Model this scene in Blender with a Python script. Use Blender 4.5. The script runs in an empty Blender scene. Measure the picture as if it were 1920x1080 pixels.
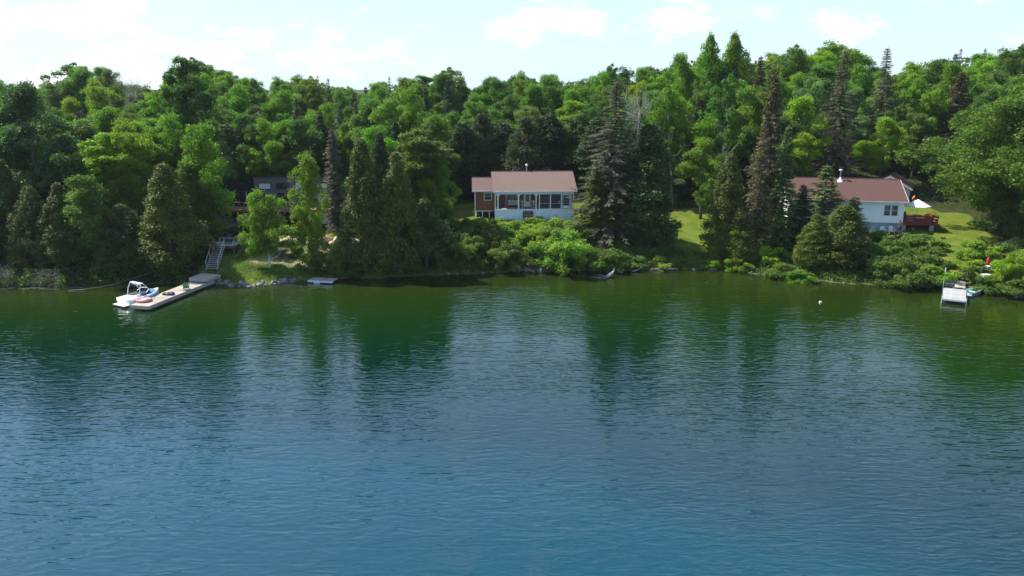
import bpy, math, random
import numpy as np
from mathutils import Matrix, Vector
R = math.radians
random.seed(7); rng = np.random.default_rng(7)
S = bpy.context.scene
COL = S.collection

# ------------------------------------------------------------------ camera
CAMH = 22.0; PITCH = 14.5; F = 1507.0
cam_d = bpy.data.cameras.new('camera'); cam = bpy.data.objects.new('camera', cam_d); COL.objects.link(cam)
cam.location = (0, 0, CAMH); cam.rotation_euler = (R(90 - PITCH), 0, 0)
cam_d.sensor_width = 36; cam_d.lens = F / 1920 * 36; cam_d.clip_start = .5; cam_d.clip_end = 6000
S.camera = cam

# ------------------------------------------------------------------ light
SUN_EL = 51; SUN_AZ = -66          # azimuth measured from +Y towards +X: high on the left, a little beyond the shore
sd = Vector((math.sin(R(SUN_AZ)) * math.cos(R(SUN_EL)), math.cos(R(SUN_AZ)) * math.cos(R(SUN_EL)), math.sin(R(SUN_EL))))
sun_d = bpy.data.lights.new('sun', 'SUN'); sun = bpy.data.objects.new('sun', sun_d); COL.objects.link(sun)
sun_d.energy = 4.8; sun_d.angle = R(.53); sun_d.color = (1, .95, .86)
sun.location = (-60, 40, 80)
sun.rotation_euler = sd.to_track_quat('Z', 'Y').to_euler()
W = bpy.data.worlds.new('World'); S.world = W; W.use_nodes = True
nt = W.node_tree; nt.nodes.clear()
def N(t, k, **kw):
    n = t.nodes.new(k)
    for a, b in kw.items():
        if a[0] == 'i' and a[1:].isdigit(): n.inputs[int(a[1:])].default_value = b
        else: setattr(n, a, b)
    return n
out = N(nt, 'ShaderNodeOutputWorld'); bg = N(nt, 'ShaderNodeBackground')
sky = N(nt, 'ShaderNodeTexSky', sky_type='NISHITA', sun_disc=False, sun_elevation=R(SUN_EL), sun_rotation=R(SUN_AZ), altitude=100, air_density=1.0, dust_density=.3, ozone_density=2.0)
bg.inputs[1].default_value = .15
tc = N(nt, 'ShaderNodeTexCoord')
def WM(op, a, b):
    m = N(nt, 'ShaderNodeMath', operation=op)
    for i, v in enumerate((a, b)):
        if isinstance(v, (int, float)): m.inputs[i].default_value = v
        else: nt.links.new(v, m.inputs[i])
    return m.outputs[0]
def cloud(scale, zs, lo, hi, detail, off, puffs=()):
    mp = N(nt, 'ShaderNodeMapping'); mp.inputs['Scale'].default_value = (scale, scale, scale * zs); mp.inputs['Location'].default_value = off
    no = N(nt, 'ShaderNodeTexNoise', noise_dimensions='3D'); no.inputs['Scale'].default_value = 1; no.inputs['Detail'].default_value = detail; no.inputs['Roughness'].default_value = .58
    mr = N(nt, 'ShaderNodeMapRange', interpolation_type='SMOOTHSTEP'); mr.inputs[1].default_value = lo; mr.inputs[2].default_value = hi
    nt.links.new(tc.outputs['Generated'], mp.inputs[0]); nt.links.new(mp.outputs[0], no.inputs[0]); v = no.outputs[0]
    for (dx, dy, dz, rad, amp) in puffs:                    # larger heaps of cloud standing over the hill
        ds = N(nt, 'ShaderNodeVectorMath', operation='SUBTRACT'); nt.links.new(tc.outputs['Generated'], ds.inputs[0]); ds.inputs[1].default_value = (dx, dy, dz)
        sc_ = N(nt, 'ShaderNodeVectorMath', operation='MULTIPLY'); nt.links.new(ds.outputs[0], sc_.inputs[0]); sc_.inputs[1].default_value = (1, 1, 2.2)
        ln = N(nt, 'ShaderNodeVectorMath', operation='LENGTH'); nt.links.new(sc_.outputs[0], ln.inputs[0])
        pr = N(nt, 'ShaderNodeMapRange', interpolation_type='SMOOTHSTEP'); pr.inputs[1].default_value = 0; pr.inputs[2].default_value = rad; pr.inputs[3].default_value = amp; pr.inputs[4].default_value = 0
        nt.links.new(ln.outputs['Value'], pr.inputs[0]); v = WM('ADD', v, pr.outputs[0])
    nt.links.new(v, mr.inputs[0])
    return mr.outputs[0]
c1 = cloud(13, 2.2, .56, .70, 10, (3.1, 1.7, .4), [(-.0126, .9979, .0643, .075, .19), (.0816, .9944, .067, .08, .20), (.204, .9773, .057, .12, .12), (-.224, .9743, .0242, .14, .15), (-.387, .9215, .0314, .20, .17), (-.465, .884, .055, .16, .12), (.42, .905, .06, .14, .10)])
c2 = cloud(2.2, 3.5, .40, .75, 6, (8.1, 4.2, 2.0))
cm = WM('MINIMUM', WM('ADD', WM('MULTIPLY', c1, .95), WM('MULTIPLY', c2, .05)), .92)
mix = N(nt, 'ShaderNodeMix', data_type='RGBA'); mix.inputs[7].default_value = (4.4, 4.45, 4.6, 1)
# the air whitens towards the horizon
sep = N(nt, 'ShaderNodeSeparateXYZ'); nt.links.new(tc.outputs['Generated'], sep.inputs[0])
hz = N(nt, 'ShaderNodeMapRange', interpolation_type='SMOOTHSTEP'); hz.inputs[1].default_value = -.05; hz.inputs[2].default_value = .6; hz.inputs[3].default_value = .85; hz.inputs[4].default_value = .0
nt.links.new(sep.outputs['Z'], hz.inputs[0])
hm = N(nt, 'ShaderNodeMix', data_type='RGBA'); hm.inputs[7].default_value = (2.5, 3.4, 4.35, 1); nt.links.new(hz.outputs[0], hm.inputs[0]); nt.links.new(sky.outputs[0], hm.inputs[6])
nt.links.new(cm, mix.inputs[0]); nt.links.new(hm.outputs[2], mix.inputs[6])
nt.links.new(mix.outputs[2], bg.inputs[0]); nt.links.new(bg.outputs[0], out.inputs[0])
vs = S.view_settings
S.display_settings.display_device = 'sRGB'; vs.view_transform = 'Standard'; vs.look = 'None'; vs.gamma = 1; vs.use_curve_mapping = False
vs.exposure = 0.8
S.render.engine = 'CYCLES'
S.cycles.volume_bounces = 0; S.cycles.max_bounces = 6; S.cycles.transparent_max_bounces = 8

# ------------------------------------------------------------------ picture-to-place helpers (used to measure positions)
cp, sp_ = math.cos(R(PITCH)), math.sin(R(PITCH))
def ray(px, py):
    u = (px - 960) / F; v = (540 - py) / F
    return (u, cp + v * sp_, -sp_ + v * cp)          # x, y, z per unit
def Zat(py, Y):
    d = ray(960, py); return CAMH + d[2] / d[1] * Y
def Xat(px, Y, z):
    depth = Y * cp + (CAMH - z) * sp_; return (px - 960) / F * depth
def W0(px, py, z=0.):
    d = ray(px, py); t = (z - CAMH) / d[2]; return (d[0] * t, d[1] * t, z)

# ------------------------------------------------------------------ terrain
SH = [(-400, 548), (0, 541), (120, 541), (250, 536), (330, 530), (400, 533), (470, 538), (540, 530), (600, 524), (700, 521), (850, 515), (960, 510), (1080, 509), (1180, 508), (1350, 505), (1420, 515), (1520, 527), (1620, 533), (1700, 535), (1760, 540), (1800, 541), (1850, 552), (1920, 558), (2300, 566)]
SHW = [W0(a, b) for a, b in SH]
shx = np.array([p[0] for p in SHW]); shy = np.array([p[1] for p in SHW])
def shoreY(x):
    return np.interp(x, shx, shy) + .35 * np.sin(x * 1.3) * np.sin(x * .37 + 1) + .18 * np.sin(x * 3.1)
DS = [0, 3, 8, 12, 16, 22, 35, 60, 100, 160, 400]
PX_ = [-90, -46, -34, -27, -15, 0, 10, 19, 30, 45, 62, 90]
PT = [[0, 1.2, 2.2, 2.6, 3, 3.6, 5, 9, 11, 10, 4], [0, 1.2, 2.2, 2.6, 3, 3.6, 5, 9, 11, 10, 4],
      [0, .9, 2.2, 2.5, 2.7, 2.8, 3.5, 8, 10.5, 10, 4], [0, .8, 1.6, 2.1, 2.5, 2.7, 3.5, 8, 10.5, 10, 4],
      [0, 1, 2.2, 3, 3.3, 3.6, 4.5, 8, 10.5, 10, 4], [0, 1.4, 3.2, 4.2, 4.4, 4.6, 5.2, 8.5, 10.5, 10, 4],
      [0, 1.4, 3.2, 4.2, 4.4, 4.6, 5.2, 8.5, 11, 11, 4], [0, .8, 1.5, 2.0, 2.5, 3.1, 4.6, 8.5, 12, 13, 5],
      [0, .7, 1.4, 1.9, 2.4, 3, 4.6, 9, 13.5, 14, 5], [0, .6, 1.3, 1.9, 2.5, 3.0, 4.3, 9, 14, 15, 5],
      [0, .6, 1.2, 1.8, 2.4, 3.0, 4.4, 9.5, 15, 15, 5], [0, .6, 1.2, 1.8, 2.4, 3.0, 5, 10, 15, 15, 5]]
PT = np.array(PT, float)
def ground(x, y):
    x = np.asarray(x, float); y = np.asarray(y, float)
    x, y = np.broadcast_arrays(x, y)
    d = y - shoreY(x)
    xi = np.clip(np.interp(x, PX_, np.arange(len(PX_))), 0, len(PX_) - 1.0001); i = xi.astype(int); fx = xi - i; fx = fx * fx * (3 - 2 * fx)
    di = np.clip(np.interp(d, DS, np.arange(len(DS))), 0, len(DS) - 1.0001); j = di.astype(int); fd = di - j
    z = (PT[i, j] * (1 - fx) + PT[i + 1, j] * fx) * (1 - fd) + (PT[i, j + 1] * (1 - fx) + PT[i + 1, j + 1] * fx) * fd
    bump = .09 * np.sin(x * .9 + 1.3 * np.sin(y * .5)) * np.sin(y * .8 + x * .3) + .05 * np.sin(x * 2.3 + y) * np.sin(y * 2.1)
    z = z + bump * np.clip(d / 3, 0, 1)
    bed = -np.minimum(12, .10 * (-d) + .003 * d * d)
    return np.where(d < 0, np.minimum(bed, -.0) - .02, z + .02)
def G(x, y): return float(ground(x, y))
def Gat(px, py):                                        # where a sight line meets the ground
    d = ray(px, py); t = 40.
    while t < 260:
        if CAMH + d[2] * t <= G(d[0] * t, d[1] * t): break
        t += .15
    return (d[0] * t, d[1] * t, CAMH + d[2] * t)

# ------------------------------------------------------------------ materials
def new_mat(name):
    m = bpy.data.materials.new(name); m.use_nodes = True; return m, m.node_tree, m.node_tree.nodes['Principled BSDF']
def mat(name, col, rough=.7, var=.25, scale=3., metal=0., spec=.35, stretch=(1, 1, 1), bump=0., trans=0., bscale=None):
    m, t, b = new_mat(name)
    b.inputs['Roughness'].default_value = rough; b.inputs['Metallic'].default_value = metal; b.inputs['Specular IOR Level'].default_value = spec
    c = N(t, 'ShaderNodeTexCoord'); mp = N(t, 'ShaderNodeMapping'); mp.inputs['Scale'].default_value = [scale * s for s in stretch]
    n = N(t, 'ShaderNodeTexNoise'); n.inputs['Scale'].default_value = 1; n.inputs['Detail'].default_value = 6; n.inputs['Roughness'].default_value = .65
    t.links.new(c.outputs['Object'], mp.inputs[0]); t.links.new(mp.outputs[0], n.inputs[0])
    mr = N(t, 'ShaderNodeMapRange'); mr.inputs[1].default_value = .3; mr.inputs[2].default_value = .7; mr.inputs[3].default_value = 1 - var; mr.inputs[4].default_value = 1 + var
    t.links.new(n.outputs[0], mr.inputs[0])
    oi = N(t, 'ShaderNodeObjectInfo'); o2 = N(t, 'ShaderNodeMapRange'); o2.inputs[3].default_value = 1 - var * .6; o2.inputs[4].default_value = 1 + var * .6
    t.links.new(oi.outputs['Random'], o2.inputs[0])
    mu = N(t, 'ShaderNodeMath', operation='MULTIPLY'); t.links.new(mr.outputs[0], mu.inputs[0]); t.links.new(o2.outputs[0], mu.inputs[1])
    vm = N(t, 'ShaderNodeVectorMath', operation='SCALE'); vm.inputs[0].default_value = col; t.links.new(mu.outputs[0], vm.inputs['Scale'])
    t.links.new(vm.outputs[0], b.inputs['Base Color'])
    if bump:
        bu = N(t, 'ShaderNodeBump'); bu.inputs['Strength'].default_value = 1; bu.inputs['Distance'].default_value = bump
        t.links.new(n.outputs[0], bu.inputs['Height']); t.links.new(bu.outputs[0], b.inputs['Normal'])
    return m
def leaf_mat(name, trans=.38):
    m, t, b = new_mat(name)
    at = N(t, 'ShaderNodeAttribute', attribute_name='v'); oi = N(t, 'ShaderNodeObjectInfo')
    mx = N(t, 'ShaderNodeVectorMath', operation='SCALE'); t.links.new(oi.outputs['Color'], mx.inputs[0]); t.links.new(at.outputs['Fac'], mx.inputs['Scale'])
    # hue drift between clumps: leaves differ from warm to cool green
    hs = N(t, 'ShaderNodeHueSaturation'); mr = N(t, 'ShaderNodeMapRange'); mr.inputs[1].default_value = .5; mr.inputs[2].default_value = 1.5; mr.inputs[3].default_value = .515; mr.inputs[4].default_value = .485
    t.links.new(at.outputs['Fac'], mr.inputs[0]); t.links.new(mr.outputs[0], hs.inputs['Hue']); t.links.new(mx.outputs[0], hs.inputs['Color'])
    t.links.new(hs.outputs[0], b.inputs['Base Color']); b.inputs['Roughness'].default_value = .55; b.inputs['Specular IOR Level'].default_value = .25
    tr = N(t, 'ShaderNodeBsdfTranslucent'); tg = N(t, 'ShaderNodeVectorMath', operation='MULTIPLY'); tg.inputs[1].default_value = (1.2, 1.7, .5)
    t.links.new(hs.outputs[0], tg.inputs[0]); t.links.new(tg.outputs[0], tr.inputs[0])
    ms = N(t, 'ShaderNodeMixShader'); ms.inputs[0].default_value = trans
    o = t.nodes['Material Output']; t.links.new(b.outputs[0], ms.inputs[1]); t.links.new(tr.outputs[0], ms.inputs[2]); t.links.new(ms.outputs[0], o.inputs[0])
    return m
LEAF = leaf_mat('leaf_green'); NEEDLE = leaf_mat('needle_foliage', .15)
def bark_mat():
    m, t, b = new_mat('bark'); c = N(t, 'ShaderNodeTexCoord'); mp = N(t, 'ShaderNodeMapping'); mp.inputs['Scale'].default_value = (5, 5, 1.2)
    n = N(t, 'ShaderNodeTexNoise'); n.inputs['Scale'].default_value = 1; n.inputs['Detail'].default_value = 5
    t.links.new(c.outputs['Object'], mp.inputs[0]); t.links.new(mp.outputs[0], n.inputs[0])
    mr = N(t, 'ShaderNodeMapRange'); mr.inputs[1].default_value = .3; mr.inputs[2].default_value = .7; mr.inputs[3].default_value = .55; mr.inputs[4].default_value = 1.35
    t.links.new(n.outputs[0], mr.inputs[0]); oi = N(t, 'ShaderNodeObjectInfo')
    v = N(t, 'ShaderNodeVectorMath', operation='SCALE'); t.links.new(oi.outputs['Color'], v.inputs[0]); t.links.new(mr.outputs[0], v.inputs['Scale']); t.links.new(v.outputs[0], b.inputs['Base Color'])
    b.inputs['Roughness'].default_value = .9
    return m
BARK = bark_mat()
M = dict(
 brown_siding=mat('brown_siding', (.19, .075, .035), .75, .25, 2, stretch=(1, 1, 6)),
 white_siding=mat('white_siding', (.82, .88, .90), .5, .05, 1),
 white_paint=mat('white_paint', (.78, .79, .78), .45, .06, 2),
 pale_blue=mat('pale_blue_paint', (.62, .77, .85), .6, .1, 1.5),
 foundation=mat('grey_foundation', (.27, .33, .38), .8, .15, 1.5),
 shingle_a=mat('rose_shingles', (.175, .118, .098), .9, .22, 7, bump=.01),
 shingle_b=mat('maroon_shingles', (.13, .068, .056), .9, .22, 7, bump=.01),
 dark_siding=mat('dark_siding', (.13, .12, .14), .6, .15, 1.5, stretch=(6, 6, .5)),
 black_siding=mat('black_brown_siding', (.022, .018, .02), .6, .3, 1.5),
 black=mat('black_metal', (.015, .015, .017), .4, .2),
 interior=mat('shaded_interior', (.05, .045, .04), .8, .3, 1),
 glass=mat('window_glass', (.02, .03, .04), .08, .2, .5, spec=.8),
 blind=mat('white_blind', (.62, .66, .70), .5, .05),
 screen=mat('insect_screen_wood', (.5, .55, .57), .6, .1),
 cedar=mat('cedar_deck_wood', (.30, .18, .09), .7, .25, 2, stretch=(1, 1, 1)),
 grey_wood=mat('weathered_grey_wood', (.34, .32, .29), .8, .25, 2.5, bump=.004),
 tan_wood=mat('tan_dock_wood', (.38, .34, .28), .8, .25, 2.5, bump=.004),
 pale_wood=mat('pale_dock_wood', (.38, .37, .36), .7, .15, 2.5, bump=.003),
 dark_wood=mat('dark_wood', (.10, .08, .06), .8, .3, 2),
 red_wood=mat('red_stained_wood', (.20, .028, .025), .55, .2, 2),
 red_plastic=mat('red_plastic', (.5, .07, .05), .4, .1),
 red_cloth=mat('red_cloth', (.55, .02, .03), .7, .15),
 steel=mat('steel_pipe', (.5, .5, .52), .3, .1, metal=.9),
 galvan=mat('light_metal_rail', (.62, .65, .68), .4, .1, metal=.3),
 gelcoat=mat('white_gelcoat', (.8, .81, .82), .18, .04, 1, spec=.6),
 boat_blue=mat('boat_blue_cover', (.08, .24, .42), .35, .2, 2),
 dark_blue=mat('navy_vinyl', (.02, .04, .09), .35, .2),
 seat=mat('boat_seat_vinyl', (.6, .64, .68), .5, .05),
 tube=mat('faded_red_tube', (.5, .2, .18), .5, .12),
 rowboat=mat('aluminium_hull', (.42, .5, .5), .4, .12, 2, metal=.35),
 rowboat_in=mat('pale_green_boat_inside', (.42, .6, .55), .5, .12),
 green_plastic=mat('green_plastic', (.02, .17, .07), .45, .1),
 teal_plastic=mat('teal_plastic', (.02, .30, .36), .45, .1),
 cloth_white=mat('white_umbrella_cloth', (.8, .8, .78), .8, .04),
 cloth_blue=mat('pale_blue_cloth', (.45, .62, .66), .8, .1),
 rock=mat('grey_rock', (.20, .195, .20), .85, .4, 4, bump=.03),
 boulder=mat('tan_boulder', (.46, .37, .28), .85, .25, 2, bump=.05),
 gravel=mat('pale_gravel', (.46, .46, .48), .9, .3, 5, bump=.06),
 drift=mat('bleached_driftwood', (.27, .24, .21), .8, .45, 4, bump=.02),
 skin=mat('skin', (.5, .27, .18), .6, .05), hair=mat('dark_hair', (.02, .014, .01), .6, .1), shorts=mat('dark_shorts', (.025, .03, .05), .8, .2),
 orange=mat('orange_shirt', (.75, .17, .03), .8, .1), bag=mat('dark_towel', (.07, .05, .06), .9, .4, 8),
 grey_wall=mat('grey_metal_wall', (.42, .45, .5), .6, .08),
 terracotta=mat('terracotta', (.4, .13, .06), .8, .15),
 buoy=mat('white_buoy', (.8, .8, .8), .4, .03))

def screen_mat():
    m, t, b = new_mat('mesh_screen'); b.inputs['Base Color'].default_value = (.035, .045, .06, 1); b.inputs['Roughness'].default_value = .5
    tr = N(t, 'ShaderNodeBsdfTransparent'); ms = N(t, 'ShaderNodeMixShader'); ms.inputs[0].default_value = .62
    t.links.new(tr.outputs[0], ms.inputs[1]); t.links.new(b.outputs[0], ms.inputs[2]); t.links.new(ms.outputs[0], t.nodes['Material Output'].inputs[0]); return m
M['mesh_screen'] = screen_mat()
def terrain_mat():
    m, t, b = new_mat('lakeside_ground'); b.inputs['Roughness'].default_value = .95; b.inputs['Specular IOR Level'].default_value = .15
    L = t.links; c = N(t, 'ShaderNodeTexCoord')
    def noise(s, d=5, st=(1, 1, 1)):
        mp = N(t, 'ShaderNodeMapping'); mp.inputs['Scale'].default_value = [s * q for q in st]; n = N(t, 'ShaderNodeTexNoise'); n.inputs['Scale'].default_value = 1; n.inputs['Detail'].default_value = d; n.inputs['Roughness'].default_value = .65
        L.new(c.outputs['Object'], mp.inputs[0]); L.new(mp.outputs[0], n.inputs[0]); return n.outputs[0]
    def ramp(src, stops):
        r = N(t, 'ShaderNodeValToRGB'); e = r.color_ramp.elements
        e[0].position, e[0].color = stops[0][0], (*stops[0][1], 1); e[1].position, e[1].color = stops[-1][0], (*stops[-1][1], 1)
        for p, q in stops[1:-1]: x = e.new(p); x.color = (*q, 1)
        L.new(src, r.inputs[0]); return r.outputs[0]
    def mixc(f, a, b_):
        q = N(t, 'ShaderNodeMix', data_type='RGBA'); L.new(f, q.inputs[0]); L.new(a, q.inputs[6]); L.new(b_, q.inputs[7]); return q.outputs[2]
    def attr(n_, w=.35, s=1.2):
        a = N(t, 'ShaderNodeAttribute', attribute_name=n_); nn = noise(s, 6)
        x = N(t, 'ShaderNodeMath', operation='MULTIPLY_ADD'); L.new(nn, x.inputs[0]); x.inputs[1].default_value = w * 2; L.new(a.outputs['Fac'], x.inputs[2])
        y = N(t, 'ShaderNodeMapRange', interpolation_type='SMOOTHSTEP'); y.inputs[1].default_value = .5 - .12 + w; y.inputs[2].default_value = .5 + .12 + w; L.new(x.outputs[0], y.inputs[0]); return y.outputs[0]
    floor = ramp(noise(.9, 7), [(.3, (.018, .022, .008)), (.5, (.035, .05, .012)), (.7, (.06, .045, .022))])
    rough = ramp(noise(1.6, 7), [(.3, (.05, .085, .014)), (.55, (.10, .14, .022)), (.72, (.19, .18, .06))])
    lawn = ramp(noise(.45, 8), [(.3, (.065, .115, .010)), (.5, (.11, .155, .014)), (.72, (.18, .185, .035))])
    fine = ramp(noise(7, 5), [(.3, (.62, .62, .6)), (.7, (1.3, 1.3, 1.3))])
    dirt = ramp(noise(2.2, 8), [(.3, (.15, .14, .05)), (.5, (.26, .21, .12)), (.7, (.40, .34, .24))])
    bed = ramp(noise(1.2, 6), [(.3, (.03, .04, .02)), (.7, (.12, .12, .08))])
    col = mixc(attr('rough'), floor, rough); col = mixc(attr('lawn', .25, .8), col, lawn); col = mixc(attr('dirt', .5, 1.4), col, dirt); col = mixc(attr('bed', .1), col, bed)
    mm = N(t, 'ShaderNodeVectorMath', operation='MULTIPLY'); L.new(col, mm.inputs[0]); L.new(fine, mm.inputs[1]); L.new(mm.outputs[0], b.inputs['Base Color'])
    bu = N(t, 'ShaderNodeBump'); bu.inputs['Distance'].default_value = .12; L.new(noise(5, 6), bu.inputs['Height']); L.new(bu.outputs[0], b.inputs['Normal'])
    return m
def sm(x, a, b): 
    q = np.clip((x - a) / (b - a), 0, 1); return q * q * (3 - 2 * q)
def box_mask(x, y, x0, x1, y0, y1, s=2.):
    return sm(x, x0 - s, x0 + s) * (1 - sm(x, x1 - s, x1 + s)) * sm(y, y0 - s, y0 + s) * (1 - sm(y, y1 - s, y1 + s))
def lawn_mask(x, y):
    d = y - shoreY(x)
    a = box_mask(x, y, -34, -18, 100.5, 106, 1.2)
    b = box_mask(x, y, -11.5, 12, 103, 123, 1.5)
    c = box_mask(x, y, 13, 29, 94.5, 119, 2)
    e = box_mask(x - (y - 85) * .25, y, 38, 57, 84, 112, 1.5) * sm(d, 1.0, 3.5)
    f = box_mask(x, y, 34, 60, 98, 115, 2)
    return np.maximum.reduce([a, b, c, e, f])
def rough_mask(x, y):
    d = y - shoreY(x)
    r = (1 - sm(d, 6, 12)) * sm(x, -34, -30)
    return np.maximum(r, box_mask(x, y, -36, -18, 86, 101, 1.5))
def dirt_mask(x, y):
    d = y - shoreY(x); return box_mask(x, y, -31, -22, 91, 98, 1.2) * .8
def grid_obj(name, xs, ys, zf, m, attrs):
    X, Y = np.meshgrid(xs, ys); Z = zf(X, Y); nx, ny = len(xs), len(ys)
    co = np.stack([X.ravel(), Y.ravel(), Z.ravel()], 1).astype(np.float32)
    i = np.arange(nx * ny).reshape(ny, nx); q = np.stack([i[:-1, :-1].ravel(), i[:-1, 1:].ravel(), i[1:, 1:].ravel(), i[1:, :-1].ravel()], 1).astype(np.int32)
    me = mesh_np(name, co, q); me.materials.append(m)
    for k, f in attrs.items():
        a = me.attributes.new(k, 'FLOAT', 'POINT'); a.data.foreach_set('value', f(X, Y).ravel().astype(np.float32))
    me.polygons.foreach_set('use_smooth', np.ones(len(q), bool))
    o = bpy.data.objects.new(name, me); COL.objects.link(o); o['kind'] = 'structure'; return o
def mesh_np(name, co, q, v=None):
    me = bpy.data.meshes.new(name); me.vertices.add(len(co)); me.vertices.foreach_set('co', co.astype(np.float32).ravel())
    k = q.shape[1]; me.loops.add(q.size); me.loops.foreach_set('vertex_index', q.astype(np.int32).ravel())
    me.polygons.add(len(q)); me.polygons.foreach_set('loop_start', np.arange(0, q.size, k, dtype=np.int32)); me.polygons.foreach_set('loop_total', np.full(len(q), k, np.int32))
    if v is not None:
        a = me.attributes.new('v', 'FLOAT', 'POINT'); a.data.foreach_set('value', v.astype(np.float32))
    me.update(calc_edges=True); return me
far = lambda a, b, n: np.linspace(a, b, n)
xs = np.concatenate([far(-1500, -170, 20), np.arange(-160, 160.1, 1.), far(170, 1500, 20)])
ys = np.concatenate([far(-1200, 20, 12), np.arange(30, 78, 4.), np.arange(80, 126, .7), np.arange(127, 240, 2.5), far(250, 1600, 16)])
grid_obj('ground', xs, ys, ground, terrain_mat(), {'lawn': lawn_mask, 'rough': rough_mask, 'dirt': dirt_mask, 'bed': lambda x, y: 1 - sm(y - shoreY(x), -.3, .5)})

def water_mat():
    m, t, b = new_mat('lake_water'); L = t.links; c = N(t, 'ShaderNodeTexCoord')
    b.inputs['Roughness'].default_value = .012; b.inputs['IOR'].default_value = 1.64; b.inputs['Specular IOR Level'].default_value = .5
    def noise(s, d=2, st=(1, 1, 1), r=.5, rz=0, dist=0):
        mp = N(t, 'ShaderNodeMapping'); mp.inputs['Scale'].default_value = [s * q for q in st]; mp.inputs['Rotation'].default_value = (0, 0, R(rz))
        n = N(t, 'ShaderNodeTexNoise'); n.inputs['Scale'].default_value = 1; n.inputs['Detail'].default_value = d; n.inputs['Roughness'].default_value = r; n.inputs['Distortion'].default_value = dist
        L.new(c.outputs['Object'], mp.inputs[0]); L.new(mp.outputs[0], n.inputs[0]); return n.outputs[0]
    def MM(op, a, b_):
        x = N(t, 'ShaderNodeMath', operation=op)
        for i, v in enumerate((a, b_)):
            if isinstance(v, (int, float)): x.inputs[i].default_value = v
            else: L.new(v, x.inputs[i])
        return x.outputs[0]
    # colour of the water body: sunlit olive bottom in the shallows, deep blue green further out
    at = N(t, 'ShaderNodeAttribute', attribute_name='depth')
    dn = MM('ADD', at.outputs['Fac'], MM('MULTIPLY', MM('SUBTRACT', noise(.06, 4, r=.6), .5), 1.6))
    dn2 = MM('ADD', dn, MM('MULTIPLY', MM('SUBTRACT', noise(.35, 4, (.6, 1, 1), r=.6), .5), .5))
    r = N(t, 'ShaderNodeValToRGB'); e = r.color_ramp.elements
    st = [(0, (.018, .026, .005)), (.14, (.014, .030, .003)), (.36, (.005, .025, .004)), (.6, (.0004, .017, .008)), (.85, (.0004, .021, .024)), (1, (.0004, .040, .058))]
    e[0].position, e[0].color = st[0][0], (*st[0][1], 1); e[1].position, e[1].color = st[-1][0], (*st[-1][1], 1)
    for p, q in st[1:-1]: x = e.new(p); x.color = (*q, 1)
    L.new(MM('MULTIPLY', dn2, .1), r.inputs[0]); L.new(r.outputs[0], b.inputs['Base Color'])
    # ripples: short crests lying mostly across the view, gustier in some patches
    patch = N(t, 'ShaderNodeMapRange'); patch.inputs[1].default_value = .32; patch.inputs[2].default_value = .68; patch.inputs[3].default_value = .28; patch.inputs[4].default_value = 1.45
    L.new(noise(.07, 4, (.35, 1, 1), rz=12), patch.inputs[0])
    # pointed crests: two facet slopes, so the ripples break into light and dark dashes
    h = MM('MULTIPLY', MM('ABSOLUTE', MM('SUBTRACT', noise(1.6, .6, (.30, 1, 1), .5, 5, .6), .5), 0), -.074)
    h = MM('ADD', h, MM('MULTIPLY', MM('ABSOLUTE', MM('SUBTRACT', noise(2.9, .5, (.34, 1, 1), .5, -6, .5), .5), 0), -.032))
    h = MM('ADD', h, MM('MULTIPLY', noise(3.4, 1, (.4, 1, 1), .5, -13, .4), .016))
    h = MM('ADD', h, MM('MULTIPLY', noise(7.5, 1, (.5, 1, 1), .5, 14, .3), .0035))
    h = MM('ADD', h, MM('MULTIPLY', noise(.6, 2, (.35, 1, 1), .5, 4), .035))
    h = MM('MULTIPLY', h, patch.outputs[0])
    bu = N(t, 'ShaderNodeBump'); bu.inputs['Strength'].default_value = 1; bu.inputs['Distance'].default_value = 1; L.new(h, bu.inputs['Height']); L.new(bu.outputs[0], b.inputs['Normal'])
    return m
wx = np.concatenate([far(-1500, -130, 12), np.arange(-120, 121, 1.5), far(130, 1500, 12)]); wy = np.concatenate([far(-1200, 0, 8), np.arange(10, 60, 5.), np.arange(60, 100.1, .75)])
water = grid_obj('water', wx, wy, lambda x, y: x * 0, water_mat(), {'depth': lambda x, y: np.clip((shoreY(x) - y), 0, 200) * np.interp(x, [-60, -35, -20, 0, 40, 60], [.30, .26, .22, .19, .12, .10])})

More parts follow.
